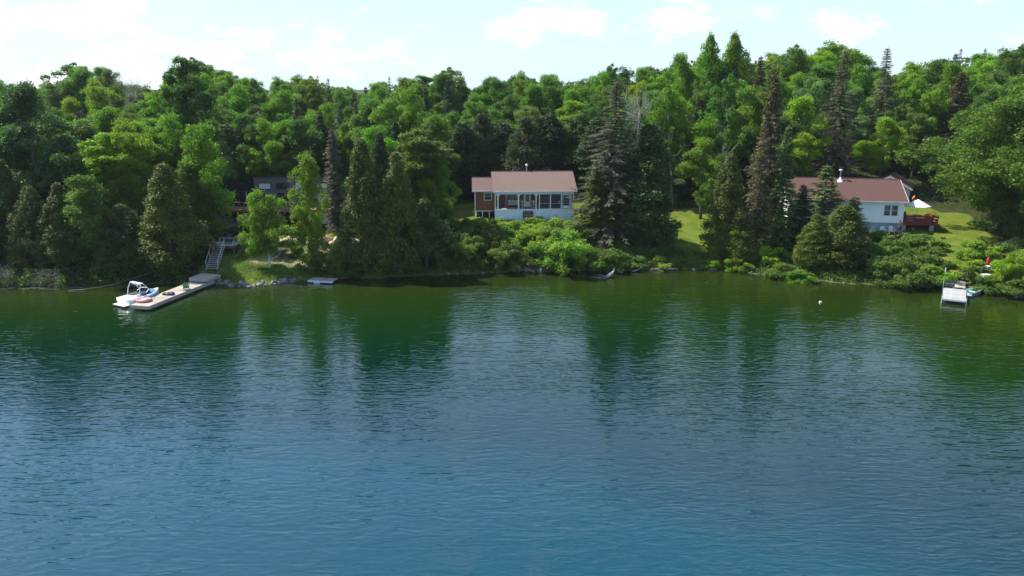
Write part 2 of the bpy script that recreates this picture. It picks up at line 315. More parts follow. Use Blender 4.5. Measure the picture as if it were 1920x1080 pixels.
# ------------------------------------------------------------------ object helpers
def thing(name, label, cat, loc=(0, 0, 0), rz=0, group=None, scale=None):
    o = bpy.data.objects.new(name, None); COL.objects.link(o); o.location = loc; o.rotation_euler = (0, 0, rz); o.empty_display_size = .3
    if scale: o.scale = scale
    o['label'] = label; o['category'] = cat
    if group: o['group'] = group
    return o
def tag(o, label, cat, group=None, kind=None):
    if label: o['label'] = label
    if cat: o['category'] = cat
    if group: o['group'] = group
    if kind: o['kind'] = kind
    return o
def copy_tree(o, parent=None):
    c = o.copy(); COL.objects.link(c); c.parent = parent
    for ch in list(o.children): copy_tree(ch, c)
    return c
class MB:
    def __init__(s): s.v = []; s.f = []
    def add(s, vs, fs):
        k = len(s.v); s.v += [tuple(p) for p in vs]; s.f += [tuple(i + k for i in f) for f in fs]; return s
    def box(s, x0, x1, y0, y1, z0, z1, M_=None):
        vs = [Vector(p) for p in [(x0, y0, z0), (x1, y0, z0), (x1, y1, z0), (x0, y1, z0), (x0, y0, z1), (x1, y0, z1), (x1, y1, z1), (x0, y1, z1)]]
        if M_ is not None: vs = [M_ @ p for p in vs]
        return s.add(vs, [(3, 2, 1, 0), (4, 5, 6, 7), (0, 1, 5, 4), (1, 2, 6, 5), (2, 3, 7, 6), (3, 0, 4, 7)])
    def beam(s, a, b, w, h):
        a, b = Vector(a), Vector(b); d = b - a; q = d.to_track_quat('Y', 'Z').to_matrix().to_4x4()
        return s.box(-w / 2, w / 2, 0, d.length, -h / 2, h / 2, Matrix.Translation(a) @ q)
    def tube(s, pts, rs, n=6, cap=True):
        pts = [Vector(p) for p in pts]; k = len(s.v)
        if isinstance(rs, (int, float)): rs = [rs] * len(pts)
        for i, p in enumerate(pts):
            d = (pts[min(i + 1, len(pts) - 1)] - pts[max(i - 1, 0)]).normalized(); a = d.orthogonal().normalized() if i == 0 else (a - d * a.dot(d)).normalized(); b = d.cross(a)
            for j in range(n):
                t = 2 * math.pi * j / n; s.v.append(tuple(p + (a * math.cos(t) + b * math.sin(t)) * rs[i]))
        for i in range(len(pts) - 1):
            for j in range(n): s.f.append((k + i * n + j, k + i * n + (j + 1) % n, k + (i + 1) * n + (j + 1) % n, k + (i + 1) * n + j))
        if cap: s.f.append(tuple(k + j for j in range(n))[::-1]); s.f.append(tuple(k + (len(pts) - 1) * n + j for j in range(n)))
        return s
    def lathe(s, prof, n=16, c=(0, 0, 0)):
        k = len(s.v)
        for r, z in prof:
            for j in range(n):
                t = 2 * math.pi * j / n; s.v.append((c[0] + r * math.cos(t), c[1] + r * math.sin(t), c[2] + z))
        for i in range(len(prof) - 1):
            for j in range(n): s.f.append((k + i * n + j, k + i * n + (j + 1) % n, k + (i + 1) * n + (j + 1) % n, k + (i + 1) * n + j))
        return s
    def mesh(s, name, m, smooth=False):
        me = bpy.data.meshes.new(name); me.from_pydata(s.v, [], s.f); me.materials.append(m)
        if smooth: me.polygons.foreach_set('use_smooth', np.ones(len(s.f), bool))
        me.update(); return me
    def build(s, name, m, parent=None, smooth=False, label=None, loc=None, kind=None):
        o = bpy.data.objects.new(name, s.mesh(name, m, smooth)); COL.objects.link(o)
        if parent: o.parent = parent
        if loc: o.location = loc
        if label: o['label'] = label
        if kind: o['kind'] = kind
        return o
def put(name, me, parent, loc=(0, 0, 0), rot=(0, 0, 0), scale=(1, 1, 1), label=None):
    o = bpy.data.objects.new(name, me); COL.objects.link(o); o.parent = parent; o.location = loc; o.rotation_euler = rot; o.scale = scale
    if label: o['label'] = label
    return o

# ------------------------------------------------------------------ vegetation archetypes
def unit(n):
    u = rng.normal(size=(n, 3)); return u / np.linalg.norm(u, axis=1)[:, None]
def leaf_mesh(name, pos, nrm, L, Wd, v, m, axis=None):
    n = len(pos); a = unit(n) if axis is None else axis
    t1 = np.cross(nrm, a) if axis is None else a
    t1 /= np.linalg.norm(t1, axis=1)[:, None] + 1e-9; t2 = np.cross(nrm, t1); t2 /= np.linalg.norm(t2, axis=1)[:, None] + 1e-9
    L = L * rng.uniform(.7, 1.3, n)[:, None] / 2; Wd = Wd * rng.uniform(.7, 1.3, n)[:, None] / 2
    fold = nrm * L * .35
    co = np.stack([pos - t1 * L, pos + t2 * Wd - fold * .4, pos + t1 * L - fold, pos - t2 * Wd - fold * .4], 1).reshape(-1, 3)
    q = np.arange(n * 4).reshape(-1, 4); me = mesh_np(name, co, q, np.repeat(v, 4)); me.materials.append(m); return me
def lobes(H, W_, base, nl, rl, env, nleaf, leaf, flat=.62, up=.8, jitter=.6, inner=.35, Wd=.62, m=LEAF, name='crown', sway=.12, boughs=None):
    two = flat < 1.15; nb_ = (boughs or max(8, nl // 7)) if two else nl
    t = (np.arange(nb_) + rng.uniform(0, 1, nb_)) / nb_; rng.shuffle(t)
    ang = np.arange(nb_) * 2.39996 + rng.uniform(-.5, .5, nb_)
    Rr = np.array([env(x) for x in t]); lob = 1 + sway * np.sin(ang * 2 + t * 7) + sway * np.sin(ang * 3 + t * 4 + 2)
    rb = (W_ * (.17 if boughs is None else .5 / math.sqrt(boughs * .33)) * rng.uniform(.65, 1.3, nb_) * (.6 + .4 * Rr)) if two else rl * rng.uniform(.5, 1.5, nb_) * (.6 + .4 * Rr)
    rad = np.clip(Rr * W_ / 2 * lob - rb * (.8 if two else .55), 0, None) * np.where(rng.uniform(size=nb_) < inner, rng.uniform(.2, .75, nb_), rng.uniform(.85, 1.1, nb_))
    C = np.stack([np.cos(ang) * rad, np.sin(ang) * rad, base + rb * .3 + t * np.maximum(H - base - rb * .9, 0)], 1); limbs = C; lvb = rng.uniform(.88, 1.12, nb_)
    if two:                                                # every bough carries its own sprays of twigs, with gaps between the boughs
        kb = rng.choice(nb_, size=nl, p=rb ** 2 / (rb ** 2).sum()); u = unit(nl); u[:, 2] = np.where(rng.uniform(size=nl) < .75, np.abs(u[:, 2]), u[:, 2])
        C = C[kb] + u * rb[kb][:, None] * np.array([1, 1, .85]) * rng.uniform(.55, 1.12, nl)[:, None]; rsz = rl * .72 * rng.uniform(.5, 1.45, nl); lvk = lvb[kb]
    else: rsz = rb; lvk = np.ones(nl)
    w = rsz ** 2; cnt = rng.choice(nl, size=nleaf, p=w / w.sum())
    u = unit(nleaf); flip = rng.uniform(size=nleaf) < up; u[:, 2] = np.where(flip, np.abs(u[:, 2]), u[:, 2])
    rr = rsz[cnt] * np.where(rng.uniform(size=nleaf) < .14, rng.uniform(1.0, 1.45, nleaf), rng.uniform(.4, 1.08, nleaf) ** .6)
    pos = C[cnt] + u * rr[:, None] * np.array([1, 1, flat])
    nrm = u * .55 + np.array([0, 0, .45]) + unit(nleaf) * jitter; nrm /= np.linalg.norm(nrm, axis=1)[:, None]
    lv = rng.uniform(.82, 1.18, nl) * lvk; v = lv[cnt] * rng.uniform(.72, 1.28, nleaf)
    return limbs, leaf_mesh(name, pos, nrm, leaf, leaf * Wd, v, m)
def trunk_mesh(H, base, C, r, lean=0., nb=14, name='trunk', top=.8, bend=.25):
    b = MB(); n = 6; px, py = rng.uniform(-bend, bend, 2)
    pts = [(lean * s * H * s + px * math.sin(s * 3), py * math.sin(s * 4), s * H * top - (.6 if s == 0 else 0)) for s in np.linspace(0, 1, n)]
    b.tube(pts, [r * (1.35 if i == 0 else 1) * (1 - .8 * i / (n - 1)) for i in range(n)], 7)
    if C is not None:
        idx = rng.choice(len(C), min(nb, len(C)), replace=False)
        for i in idx:
            c = Vector(C[i]); s = max(.15, min(.95, (c.z - .35 * math.hypot(c.x, c.y) - .6) / (H * top))); k = min(int(s * (n - 1)), n - 2); fr = s * (n - 1) - k
            p = Vector(pts[k]).lerp(Vector(pts[k + 1]), fr); mid = p.lerp(c, .5) + Vector((0, 0, -.15 * (c - p).length))
            r0 = r * (1 - .8 * s) * .6; b.tube([p, mid, c], [r0, r0 * .6, r0 * .2], 5, False)
    return b.mesh(name, BARK, True)
ARCH = {}
rnd = lambda t: max(.12, 1 - abs(2 * t - .9) ** 2.3) ** .6
oval = lambda t: max(.1, math.sin(math.pi * min(1, .12 + t * .88)) ** .6) * (1 - .25 * t)
dome = lambda t: max(.15, 1 - t ** 2.2) ** .6
wide_low = lambda t: (max(.12, 1 - t ** 2) ** .55) * (.75 + .25 * min(1, t * 4))
def cone(p=.8, b=.12): return lambda t: (1 - t) ** p * min(1, .45 + t / b * .55) + .02
def arch(key, H, W_, base, nl, rl, env, nleaf, leaf, r, **kw):
    tk = {k: kw.pop(k) for k in ('lean', 'nb', 'top', 'bend') if k in kw}
    C, crown = lobes(H, W_, base, nl, rl, env, nleaf, leaf, **kw)
    ARCH[key] = (H, W_, trunk_mesh(H, base, C, r, **tk), crown)
# broadleaf crowns
BL = dict(flat=.95, up=.6, jitter=.95, sway=.26, inner=.38)
arch('maple_a', 14, 8, 3.6, 230, .85, rnd, 36000, .22, .24, boughs=36, **BL)
arch('maple_b', 14, 7.5, 3.6, 210, .8, oval, 34000, .22, .22, boughs=36, **BL)
arch('maple_c', 13, 9, 2.4, 240, .85, dome, 38000, .22, .26, boughs=36, **BL)
arch('poplar', 18, 6.5, 7.5, 110, .8, rnd, 26000, .25, .2, nb=22, boughs=34, **BL)
arch('open', 15, 8.5, 5.5, 90, .8, rnd, 18000, .25, .2, nb=26, boughs=22, **dict(BL, sway=.25))
arch('oak', 16, 15, 2.6, 420, 1.2, lambda t: wide_low(t) * min(1, .5 + t * 2.2), 95000, .25, .5, nb=40, **dict(BL, inner=.25))
arch('birch', 8, 6, 1.1, 130, .6, oval, 26000, .17, .12, nb=8, boughs=44, **dict(BL, flat=1.0, up=.5, inner=.4))
arch('slim', 12, 4.2, 1.2, 110, .62, lambda t: max(.2, math.sin(math.pi * (.12 + .85 * t)) ** .5), 19000, .21, .12, nb=20, **dict(BL, flat=1.16, inner=.3, up=.6))
arch('aspen', 16, 5.4, 6.0, 120, .75, oval, 20000, .25, .16, nb=20, **dict(BL, flat=1.25, inner=.3, sway=.16))
# cedars: dense, sprays held upright, ragged outline
cd = dict(m=NEEDLE, flat=1.25, up=.6, jitter=.75, Wd=.5, inner=.2)
arch('cedar_a', 12, 6, .6, 260, .55, cone(.75), 34000, .21, .22, nb=10, sway=.1, **cd)
arch('cedar_b', 12, 5, .5, 230, .52, cone(.6, .2), 30000, .21, .2, nb=10, sway=.16, **cd)
arch('cedar_c', 11, 7, .5, 260, .62, lambda t: max(.1, 1 - t ** 1.6) ** .75, 34000, .21, .24, nb=12, sway=.14, **cd)
# bushes
arch('bush_a', 3.2, 5.2, 0, 90, .6, dome, 13000, .22, .05, nb=12, flat=.95, up=.62, jitter=.9, sway=.22)
arch('bush_b', 2.2, 3.0, 0, 50, .42, dome, 7000, .17, .04, nb=10, flat=.95, up=.62, jitter=.9, sway=.22)
arch('bush_c', 4.5, 7.5, 0, 190, .65, dome, 28000, .22, .06, nb=14, flat=.95, up=.62, jitter=.9, sway=.22)
def spruce(key, H, Rb, levels, nbr, nsp, droop, base=.5, power=.85, live=1., spire=.1, L=.5, Wd=.16, lo_sparse=0., r=.17, m=NEEDLE):
    P, Nn, A, V = [], [], [], []; tb = MB()
    tb.tube([(0, 0, -.5), (0, 0, H * .5), (rng.uniform(-.1, .1), 0, H)], [r * 1.25, r * .7, .02], 7)
    for i in range(levels):
        t = (i + rng.uniform(-.3, .3)) / levels; t = max(0, min(.985, t)); z = base + t * (H - base)
        prof = (1 - t) ** power * min(1, .55 + t * 3.) + .05
        for j in range(nbr):
            a = rng.uniform(0, 2 * math.pi); ln = Rb * prof * rng.uniform(.6, 1.15) * (1 + .28 * math.sin(a * 2 + z * .9) + .18 * math.sin(a * 3 - z * 1.7))
            if rng.uniform() < lo_sparse * (1 - t): ln *= rng.uniform(.3, .8)
            d = np.array([math.cos(a), math.sin(a), 0.]); ends = []
            dr = droop * (1 - t * .8)
            n = max(2, int(nsp * prof + 1.5)); s = rng.uniform(.12, 1, n) ** .75
            bp = lambda q: np.array([0, 0, z]) + d * ln * q + np.array([0, 0, (-dr * q + .35 * dr * q * q) * ln])
            if r > 0: tb.tube([tuple(bp(0)), tuple(bp(.5)), tuple(bp(1))], [.03 + .02 * (1 - t), .02, .006], 3, False)
            side = np.array([-d[1], d[0], 0])
            lv = rng.uniform(.8, 1.2)
            for q in s:
                if rng.uniform() > live: continue
                for sg in (-1, 1):
                    ax = d * rng.uniform(.5, 1) + side * sg * rng.uniform(.3, .9) + np.array([0, 0, rng.uniform(-.55, .1)])
                    P.append(bp(q) + ax * L * .4); A.append(ax); Nn.append(np.array([0, 0, 1.]) + rng.normal(size=3) * .45); V.append(lv * rng.uniform(.7, 1.3))
    for q in range(14):                                     # leader
        P.append(np.array([0, 0, H - .1 * q])); A.append(np.array([rng.normal() * .3, rng.normal() * .3, 1.])); Nn.append(rng.normal(size=3)); V.append(1)
    P, Nn, A, V = map(np.array, (P, Nn, A, V)); A = A / np.linalg.norm(A, axis=1)[:, None]; Nn = Nn - A * (Nn * A).sum(1)[:, None]; Nn /= np.linalg.norm(Nn, axis=1)[:, None]
    ARCH[key] = (H, Rb * 2, tb.mesh('trunk', BARK, True), leaf_mesh('crown', P, Nn, L, Wd, V, m, axis=A))
spruce('spruce_full', 15, 2.9, 64, 12, 20, .35, .8, L=.40, Wd=.12, power=1.)
spruce('spruce_thin', 15, 2.9, 60, 10, 20, .55, .9, live=.75, L=.34, Wd=.075, lo_sparse=.6, power=1.)
spruce('spruce_dying', 16, 4.4, 70, 13, 30, .6, .7, power=1.15, live=.72, L=.36, Wd=.065, lo_sparse=.3)
spruce('spruce_spire', 16, 2.6, 70, 12, 16, .4, 2.5, power=.95, L=.38, Wd=.11)
spruce('fir_young', 10, 2.8, 44, 9, 18, -.05, .5, power=.95, live=.95, L=.42, Wd=.10)
# bare tree
def bare(key, H):
    b = MB(); b.tube([(0, 0, -.5), (0, 0, H * .45), (.2, 0, H * .8)], [.18, .12, .04], 6)
    for i in range(16):
        z = H * rng.uniform(.3, .78); a = rng.uniform(0, 6.28); l = H * rng.uniform(.12, .3); d = Vector((math.cos(a) * .7, math.sin(a) * .7, 1)).normalized()
        p0 = Vector((0, 0, z)); p1 = p0 + d * l; b.tube([p0, p1], [.06, .02], 4, False)
        for k in range(7):
            q = p0.lerp(p1, rng.uniform(.3, 1)); e = (d + Vector(rng.normal(size=3)) * .6).normalized(); p2 = q + e * l * .5; b.tube([q, p2], [.025, .008], 3, False)
            for kk in range(3): e2 = (e + Vector(rng.normal(size=3)) * .6).normalized(); q2 = q.lerp(p2, rng.uniform(.4, 1)); b.tube([q2, q2 + e2 * l * .3], [.014, .006], 3, False)
    ARCH[key] = (H, H * .45, b.mesh('trunk', BARK, True), None)
bare('bare', 14)

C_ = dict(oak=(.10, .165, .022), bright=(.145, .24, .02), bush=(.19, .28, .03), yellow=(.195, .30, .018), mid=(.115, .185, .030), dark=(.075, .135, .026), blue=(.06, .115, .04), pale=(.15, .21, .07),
          cedar=(.085, .115, .018), cedar_g=(.06, .10, .018), olive=(.105, .135, .016), brown=(.105, .07, .036), rust=(.11, .098, .03), greybr=(.11, .112, .06),
          spruce=(.030, .062, .022), fir=(.08, .15, .03), hemlock=(.045, .075, .02), purple=(.07, .035, .035))
BK = dict(grey=(.13, .11, .095), dark=(.06, .05, .04), birch=(.60, .58, .55), pale=(.34, .32, .29))
def plant(key, x, y, h, w, col, label, cat='tree', group=None, name='tree', bark='grey', z=None, rz=None, leanx=0., wob=.08, sink=.15):
    H0, W0_, tm, cm_ = ARCH[key]
    t = thing(name, label, cat, (x, y, (G(x, y) if z is None else z) - sink), rng.uniform(0, 6.28) if rz is None else rz, group, (w / W0_, w / W0_, h / H0))
    t.rotation_euler = (0, 0, t.rotation_euler[2])
    if leanx: t.rotation_euler = (0, R(leanx), 0)
    c = C_[col]; f = rng.uniform(1 - wob, 1 + wob, 3)
    a = put('trunk', tm, t); a.color = (*BK[bark], 1)
    if cm_:
        b = put('crown', cm_, t); b.color = (c[0] * f[0], c[1] * f[1], c[2] * f[2], 1)
    return t
def at_px(key, px, Y, ytop, wpx, col, label, **kw):     # px: column of the trunk, Y: distance, ytop: row of the top, wpx: crown width in the photo
    x = Xat(px, Y, 8); Y = max(Y, float(shoreY(x)) + .4); zt = Zat(ytop, Y); g = G(x, Y)
    w = wpx * (Y * cp + 12 * sp_) / F
    return plant(key, x, Y, max(1.0, zt - g + .15), w, col, label, **kw)

# ------------------------------------------------------------------ air
hm_, ht, _ = new_mat('thin_haze'); ht.nodes.remove(_); pv = N(ht, 'ShaderNodeVolumePrincipled'); pv.inputs['Density'].default_value = .00009; pv.inputs['Color'].default_value = (.80, .90, 1, 1); pv.inputs['Anisotropy'].default_value = .2
ht.links.new(pv.outputs[0], ht.nodes['Material Output'].inputs['Volume'])
HAZE = (-1600, 1600, -1300, 1700, -14, 36)

# ================================================================== BUILDINGS
def courses(mb, x0, x1, y, z0, z1, h, t=.025, face=-1):          # lap siding on a wall facing -y: each board tilts out at its foot
    z = z0
    while z < z1 - .02:
        zt = min(z + h, z1); mb.add([(x0, y, z), (x1, y, z), (x1, y, zt), (x0, y, zt), (x0, y + face * t, z), (x1, y + face * t, z), (x1, y + face * .004, zt), (x0, y + face * .004, zt)],
            [(4, 5, 6, 7), (0, 1, 5, 4), (3, 7, 6, 2), (0, 4, 7, 3), (1, 2, 6, 5)]); z = zt
def window(parent, x0, x1, z0, z1, y, fm='white_paint', pane='glass', fw=.07, mull=True, label=None):
    f = MB(); f.box(x0 - fw, x0, y - .05, y + .02, z0 - fw, z1 + fw); f.box(x1, x1 + fw, y - .05, y + .02, z0 - fw, z1 + fw)
    f.box(x0, x1, y - .05, y + .02, z1, z1 + fw); f.box(x0, x1, y - .06, y + .02, z0 - fw, z0)
    if mull: zm = (z0 + z1) / 2; f.box(x0, x1, y - .04, y + .0, zm - .02, zm + .02)
    w = f.build('window', M[fm], parent, label=label)
    MB().box(x0, x1, y - .02, y + .01, z0, z1).build('pane', M[pane], w); return w
def roof_slope(mb, x0, x1, ye, ze, yr, zr, n=22, th=.05):          # overlapping rows of shingles from eave to ridge
    for i in range(n):
        a, b = i / n, (i + 1) / n
        ya, yb, za, zb = ye + (yr - ye) * a, ye + (yr - ye) * b, ze + (zr - ze) * a, ze + (zr - ze) * b
        mb.add([(x0, ya, za), (x1, ya, za), (x1, yb, zb - .012), (x0, yb, zb - .012), (x0, ya, za + .028), (x1, ya, za + .028), (x1, yb, zb + .006), (x0, yb, zb + .006)],
               [(4, 5, 6, 7), (0, 1, 5, 4), (0, 4, 7, 3), (1, 2, 6, 5), (3, 2, 1, 0)])

# ---- brown cottage
CX, CY, CZ, CYAW = -2.25, 104.5, 4.3, R(3)
cot = thing('cottage', 'brown shingled cottage with rose roof and white posted front porch', 'house', (CX, CY, CZ), CYAW)
def cw(x, y, z=0): c, s = math.cos(CYAW), math.sin(CYAW); return (CX + x * c - y * s, CY + x * s + y * c, CZ + z)
wl = MB(); wl.box(0, 10.4, 2.25, 8.4, 0, 3.75)
wl.add([(0, 2.25, 3.75), (0, 8.4, 3.75), (0, 4.8, 5.55), (10.4, 2.25, 3.75), (10.4, 8.4, 3.75), (10.4, 4.8, 5.55)], [(0, 2, 1), (3, 4, 5)])
wl.box(-2.55, -.004, 1.65, 7.5, .85, 3.72); wall = wl.build('wall', M['brown_siding'], cot)
sd_ = MB(); courses(sd_, 0, 10.4, 2.25, 1.3, 3.7, .2); courses(sd_, -2.55, -.004, 1.65, .85, 3.7, .2); sd_.build('siding_board', M['brown_siding'], wall, kind='stuff')
cb = MB()
cb.box(-2.62, -2.5, 1.56, 1.66, .0, 3.7); cb.box(-2.55, -.02, 1.58, 1.65, .8, .9)
cb.build('corner_board', M['white_paint'], cot)
rf = MB(); roof_slope(rf, -.3, 10.75, -.42, 3.72, 4.75, 5.72, 24); roof_slope(rf, -.3, 10.75, 9.2, 3.9, 4.76, 5.72, 20)
roof = rf.build('roof', M['shingle_a'], cot, label='rose shingled main roof with low ridge')
rw = MB(); roof_slope(rw, -2.95, -.31, 1.15, 3.62, 4.6, 4.95, 16); roof_slope(rw, -2.95, -.31, 8.0, 3.6, 4.61, 4.95, 12); rw.build('roof', M['shingle_a'], cot, label='lower rose roof of the side wing')
rc = MB(); rc.box(-.31, 10.76, 4.66, 4.84, 5.71, 5.77); rc.box(-2.96, -.32, 4.52, 4.7, 4.94, 5.0); rc.build('ridge_cap', M['shingle_b'], cot)
fa = MB(); fa.box(-.32, 10.78, -.46, -.425, 3.56, 3.73); fa.box(-2.97, -.34, 1.09, 1.14, 3.46, 3.63)
fa.build('fascia', M['white_paint'], cot); MB().beam((-.33, -.42, 3.66), (-.33, 4.75, 5.64), .04, .12).build('rake_board', M['shingle_b'], cot); MB().beam((10.79, -.42, 3.66), (10.79, 4.75, 5.64), .04, .12).build('rake_board', M['shingle_b'], cot)
MB().box(0, 10.4, -.02, 2.24, 3.46, 3.54).build('porch_ceiling', M['pale_blue'], cot)
MB().box(-.02, 10.42, -.06, .1, 3.26, 3.455).build('porch_beam', M['pale_blue'], cot)
pf = MB()
for i in range(15): pf.box(0, 10.4, .0 + i * .15, .14 + i * .15, 1.22, 1.3)
pf.build('porch_floor', M['grey_wood'], cot)
MB().box(0, 10.4, -.05, -.005, 1.12, 1.3).build('floor_edge', M['white_paint'], cot)
for x in (.06, .42, 3.12, 5.42, 5.85, 7.3, 8.75, 10.0, 10.34):
    p = MB(); w = .06 if x not in (.42, 3.12, 5.42) else .075; p.box(x - w, x + w, 0, .12, 1.305, 3.255)
    if w > .07: p.add([(x - .3, .04, 3.25), (x + .3, .04, 3.25), (x + .05, .04, 2.95), (x - .05, .04, 2.95), (x - .3, .09, 3.25), (x + .3, .09, 3.25), (x + .05, .09, 2.95), (x - .05, .09, 2.95)], [(0, 1, 2, 3), (7, 6, 5, 4), (3, 2, 6, 7), (0, 3, 7, 4), (2, 1, 5, 6)])
    p.build('porch_post', M['white_paint'], cot)
for a, b in ((-.02, 3.55), (5.15, 10.42)):
    sk = MB().box(a, b, .0, .04, -.3, 1.115).build('skirt_panel', M['pale_blue'], cot)
    la = MB(); x = a
    while x < b - .9:
        la.beam((x, -.012, .02), (x + .95, -.012, 1.08), .02, .035); la.beam((x + .95, -.03, .02), (x, -.03, 1.08), .02, .035); x += .95
    la.build('lattice', M['white_siding'], sk)
st = thing('x', '', '') ; bpy.data.objects.remove(st)
for x in (3.62, 5.03): MB().box(x, x + .04, -1.25, -.06, -.3, .3).build('stair_side', M['white_paint'], cot)
for i in range(7): MB().box(3.665, 5.025, -.32 - i * .16, -.07 - i * .16, 1.05 - i * .17, 1.09 - i * .17).build('stair_tread', M['grey_wood'], cot)
for x in (3.6, 5.1): MB().box(x - .05, x + .05, -.16, -.055, -.2, 1.2).build('stair_post', M['white_paint'], cot)
for x in (3.62, 5.08):
    q = MB().box(x - .05, x + .05, .16, .26, 1.305, 2.2).build('newel_post', M['grey_wood'], cot); MB().lathe([(0, 2.2), (.09, 2.24), (.1, 2.31), (.05, 2.38), (0, 2.4)], 8, (x, .21, 0)).build('finial', M['white_paint'], q, True)
window(cot, -1.32, -.42, 2.35, 3.25, 1.62)
window(cot, 1.6, 3.02, 1.7, 3.25, 2.22, mull=False); window(cot, 6.5, 7.7, 1.6, 3.2, 2.22, mull=False); window(cot, 8.1, 9.8, 1.6, 3.2, 2.22, mull=False)
dr = MB().box(3.92, 4.88, 2.14, 2.24, 1.31, 3.32).build('door', M['white_paint'], cot, label='white front door with tall glass pane')
MB().box(4.17, 4.65, 2.11, 2.138, 2.0, 3.15).build('pane', M['glass'], dr); MB().box(4.74, 4.79, 2.06, 2.138, 2.1, 2.22).build('handle', M['steel'], dr)
MB().box(5.44, 5.47, .12, 2.2, 1.31, 3.25).build('partition', M['pale_blue'], cot)
sc = MB()
for a, b in ((5.92, 7.23), (7.37, 8.68), (8.82, 9.93)): sc.box(a, b, .04, .06, 2.02, 2.06); sc.box(a, b, .04, .07, 1.31, 1.37)
sc.build('screen_rail', M['screen'], cot, kind='stuff')
for a, b in ((5.92, 7.23), (7.37, 8.68), (8.98, 9.77)): MB().box(a, b, .075, .08, 1.38, 3.24).build('insect_screen', M['mesh_screen'], cot)
sdr = MB().box(8.9, 8.97, -.0, .03, 1.4, 3.2).box(9.78, 9.85, -.0, .03, 1.4, 3.2).box(8.97, 9.78, -.0, .03, 3.1, 3.2).box(8.97, 9.78, 0, .03, 1.4, 1.75).build('screen_door', M['pale_blue'], cot)
ch = MB().lathe([(.09, 5.5), (.09, 6.45)], 10, (4.5, 4.95, 0)).build('flue_pipe', M['steel'], cot, True); MB().lathe([(.11, 6.4), (.17, 6.5), (.17, 6.62), (.05, 6.72), (0, 6.73)], 10, (4.5, 4.95, 0)).build('cap', M['gelcoat'], ch, True)
for x in (3.3, 7.6): MB().lathe([(.08, 5.5), (.08, 5.78), (.2, 5.79), (.22, 5.87), (.1, 5.93), (0, 5.94)], 8, (x, 5.3, 0)).build('roof_vent', M['black'], cot)
for x in (-2.45, -1.6, -.7): MB().box(x - .06, x + .06, 1.75, 1.87, -.3, .85).build('foundation_post', M['white_paint'], cot)
# things standing on the porch
g = thing('barbecue', 'black covered barbecue at the left end of the cottage porch', 'barbecue', cw(.95, .9, 1.3), CYAW)
MB().box(-.5, .25, -.25, .25, .12, .8).build('body', M['black'], g); MB().box(-.48, .23, -.24, .24, .8, .98).box(-.36, .1, -.2, .2, .98, 1.08).build('lid', M['bag'], g)
for x in (-.42, .2): MB().box(x - .03, x + .03, -.2, .2, 0, .118).build('leg', M['black'], g)
g = thing('storage_box', 'low dark red box beside the porch barbecue', 'box', cw(1.62, .7, 1.3), CYAW); MB().box(-.35, .35, -.2, .2, 0, .42).build('body', M['red_wood'], g); MB().box(-.37, .37, -.22, .22, .425, .48).build('lid', M['red_wood'], g)
g = thing('doormat', 'pale folded mat lying at the porch edge below the barbecue', 'mat', cw(1.35, .22, 1.3), CYAW); MB().box(-.4, .4, -.12, .12, 0, .08).build('mat', M['seat'], g)
g = thing('bench', 'white slatted bench under the large porch window', 'bench', cw(2.5, 1.6, 1.3), CYAW)
for k in range(9): put('back_slat', (MB().box(-.03, .03, -.015, .015, 0, .5).mesh('back_slat', M['white_paint']) if k == 0 else slat), g, (-.64 + k * .16, .2, .42)) if k == 0 else None; slat = g.children[0].data if k == 0 else slat; (k > 0) and put('back_slat', slat, g, (-.64 + k * .16, .2, .42))
MB().box(-.75, .75, -.25, .22, .38, .43).build('seat', M['white_paint'], g); MB().box(-.78, .78, .18, .24, .9, .97).build('top_rail', M['white_paint'], g)
for x in (-.7, .7):
    for y in (-.2, .2): MB().box(x - .03, x + .03, y - .03, y + .03, 0, .38).build('leg', M['white_paint'], g)
def porch_chair(x, y, lab, mt='white_paint'):
    g = thing('chair', lab, 'chair', cw(x, y, 1.3), CYAW + R(10)); MB().box(-.25, .25, -.25, .22, .38, .43).build('seat', M[mt], g); MB().box(-.25, -.21, .2, .24, .43, .95).box(.21, .25, .2, .24, .43, .95).box(-.21, .21, .2, .24, .84, .95).box(-.21, .21, .2, .24, .6, .68).build('backrest', M[mt], g)
    for a in (-.22, .22):
        for b in (-.22, .2): MB().box(a - .02, a + .02, b - .02, b + .02, 0, .38).build('leg', M[mt], g)
porch_chair(3.45, .95, 'pale chair just left of the cottage door', 'pale_wood'); porch_chair(5.15, 1.1, 'pale chair just right of the cottage door', 'pale_wood')
g = thing('table', 'low pale table inside the screened end of the porch', 'table', cw(6.6, 1.0, 1.3), CYAW); MB().box(-.5, .5, -.3, .3, .42, .47).build('top', M['grey_wood'], g)
for a in (-.45, .45): MB().box(a - .03, a + .03, -.25, .25, 0, .42).build('leg', M['grey_wood'], g)

# ---- white cottage on the right
HX, HY, HZ = 36.4, 103.0, 2.95
HW = 14.2
HYAW = R(-10); PIV = (HX + HW, HY)
def hr(x, y):                                           # turn a point about the right front corner of the white cottage
    c, s = math.cos(HYAW), math.sin(HYAW); dx, dy = x - PIV[0], y - PIV[1]; return (PIV[0] + dx * c - dy * s, PIV[1] + dx * s + dy * c)
hs = thing('white_cottage', 'long white clapboard cottage with maroon roof and grey foundation', 'house', (*hr(HX, HY), HZ), HYAW)
wl = MB().box(0, HW, 0, 9, 1.1, 3.95).add([(0, 0, 3.95), (0, 9, 3.95), (0, 4.5, 6.05), (HW, 0, 3.95), (HW, 9, 3.95), (HW, 4.5, 6.05)], [(0, 2, 1), (3, 4, 5)])
wall = wl.build('wall', M['white_siding'], hs)
q = MB(); courses(q, .02, HW - .02, 0, 1.1, 3.93, .21, .03); q.build('siding_board', M['white_siding'], wall, kind='stuff')
MB().box(.1, HW - .1, .08, 8.9, -.6, 1.095).build('foundation', M['foundation'], hs)
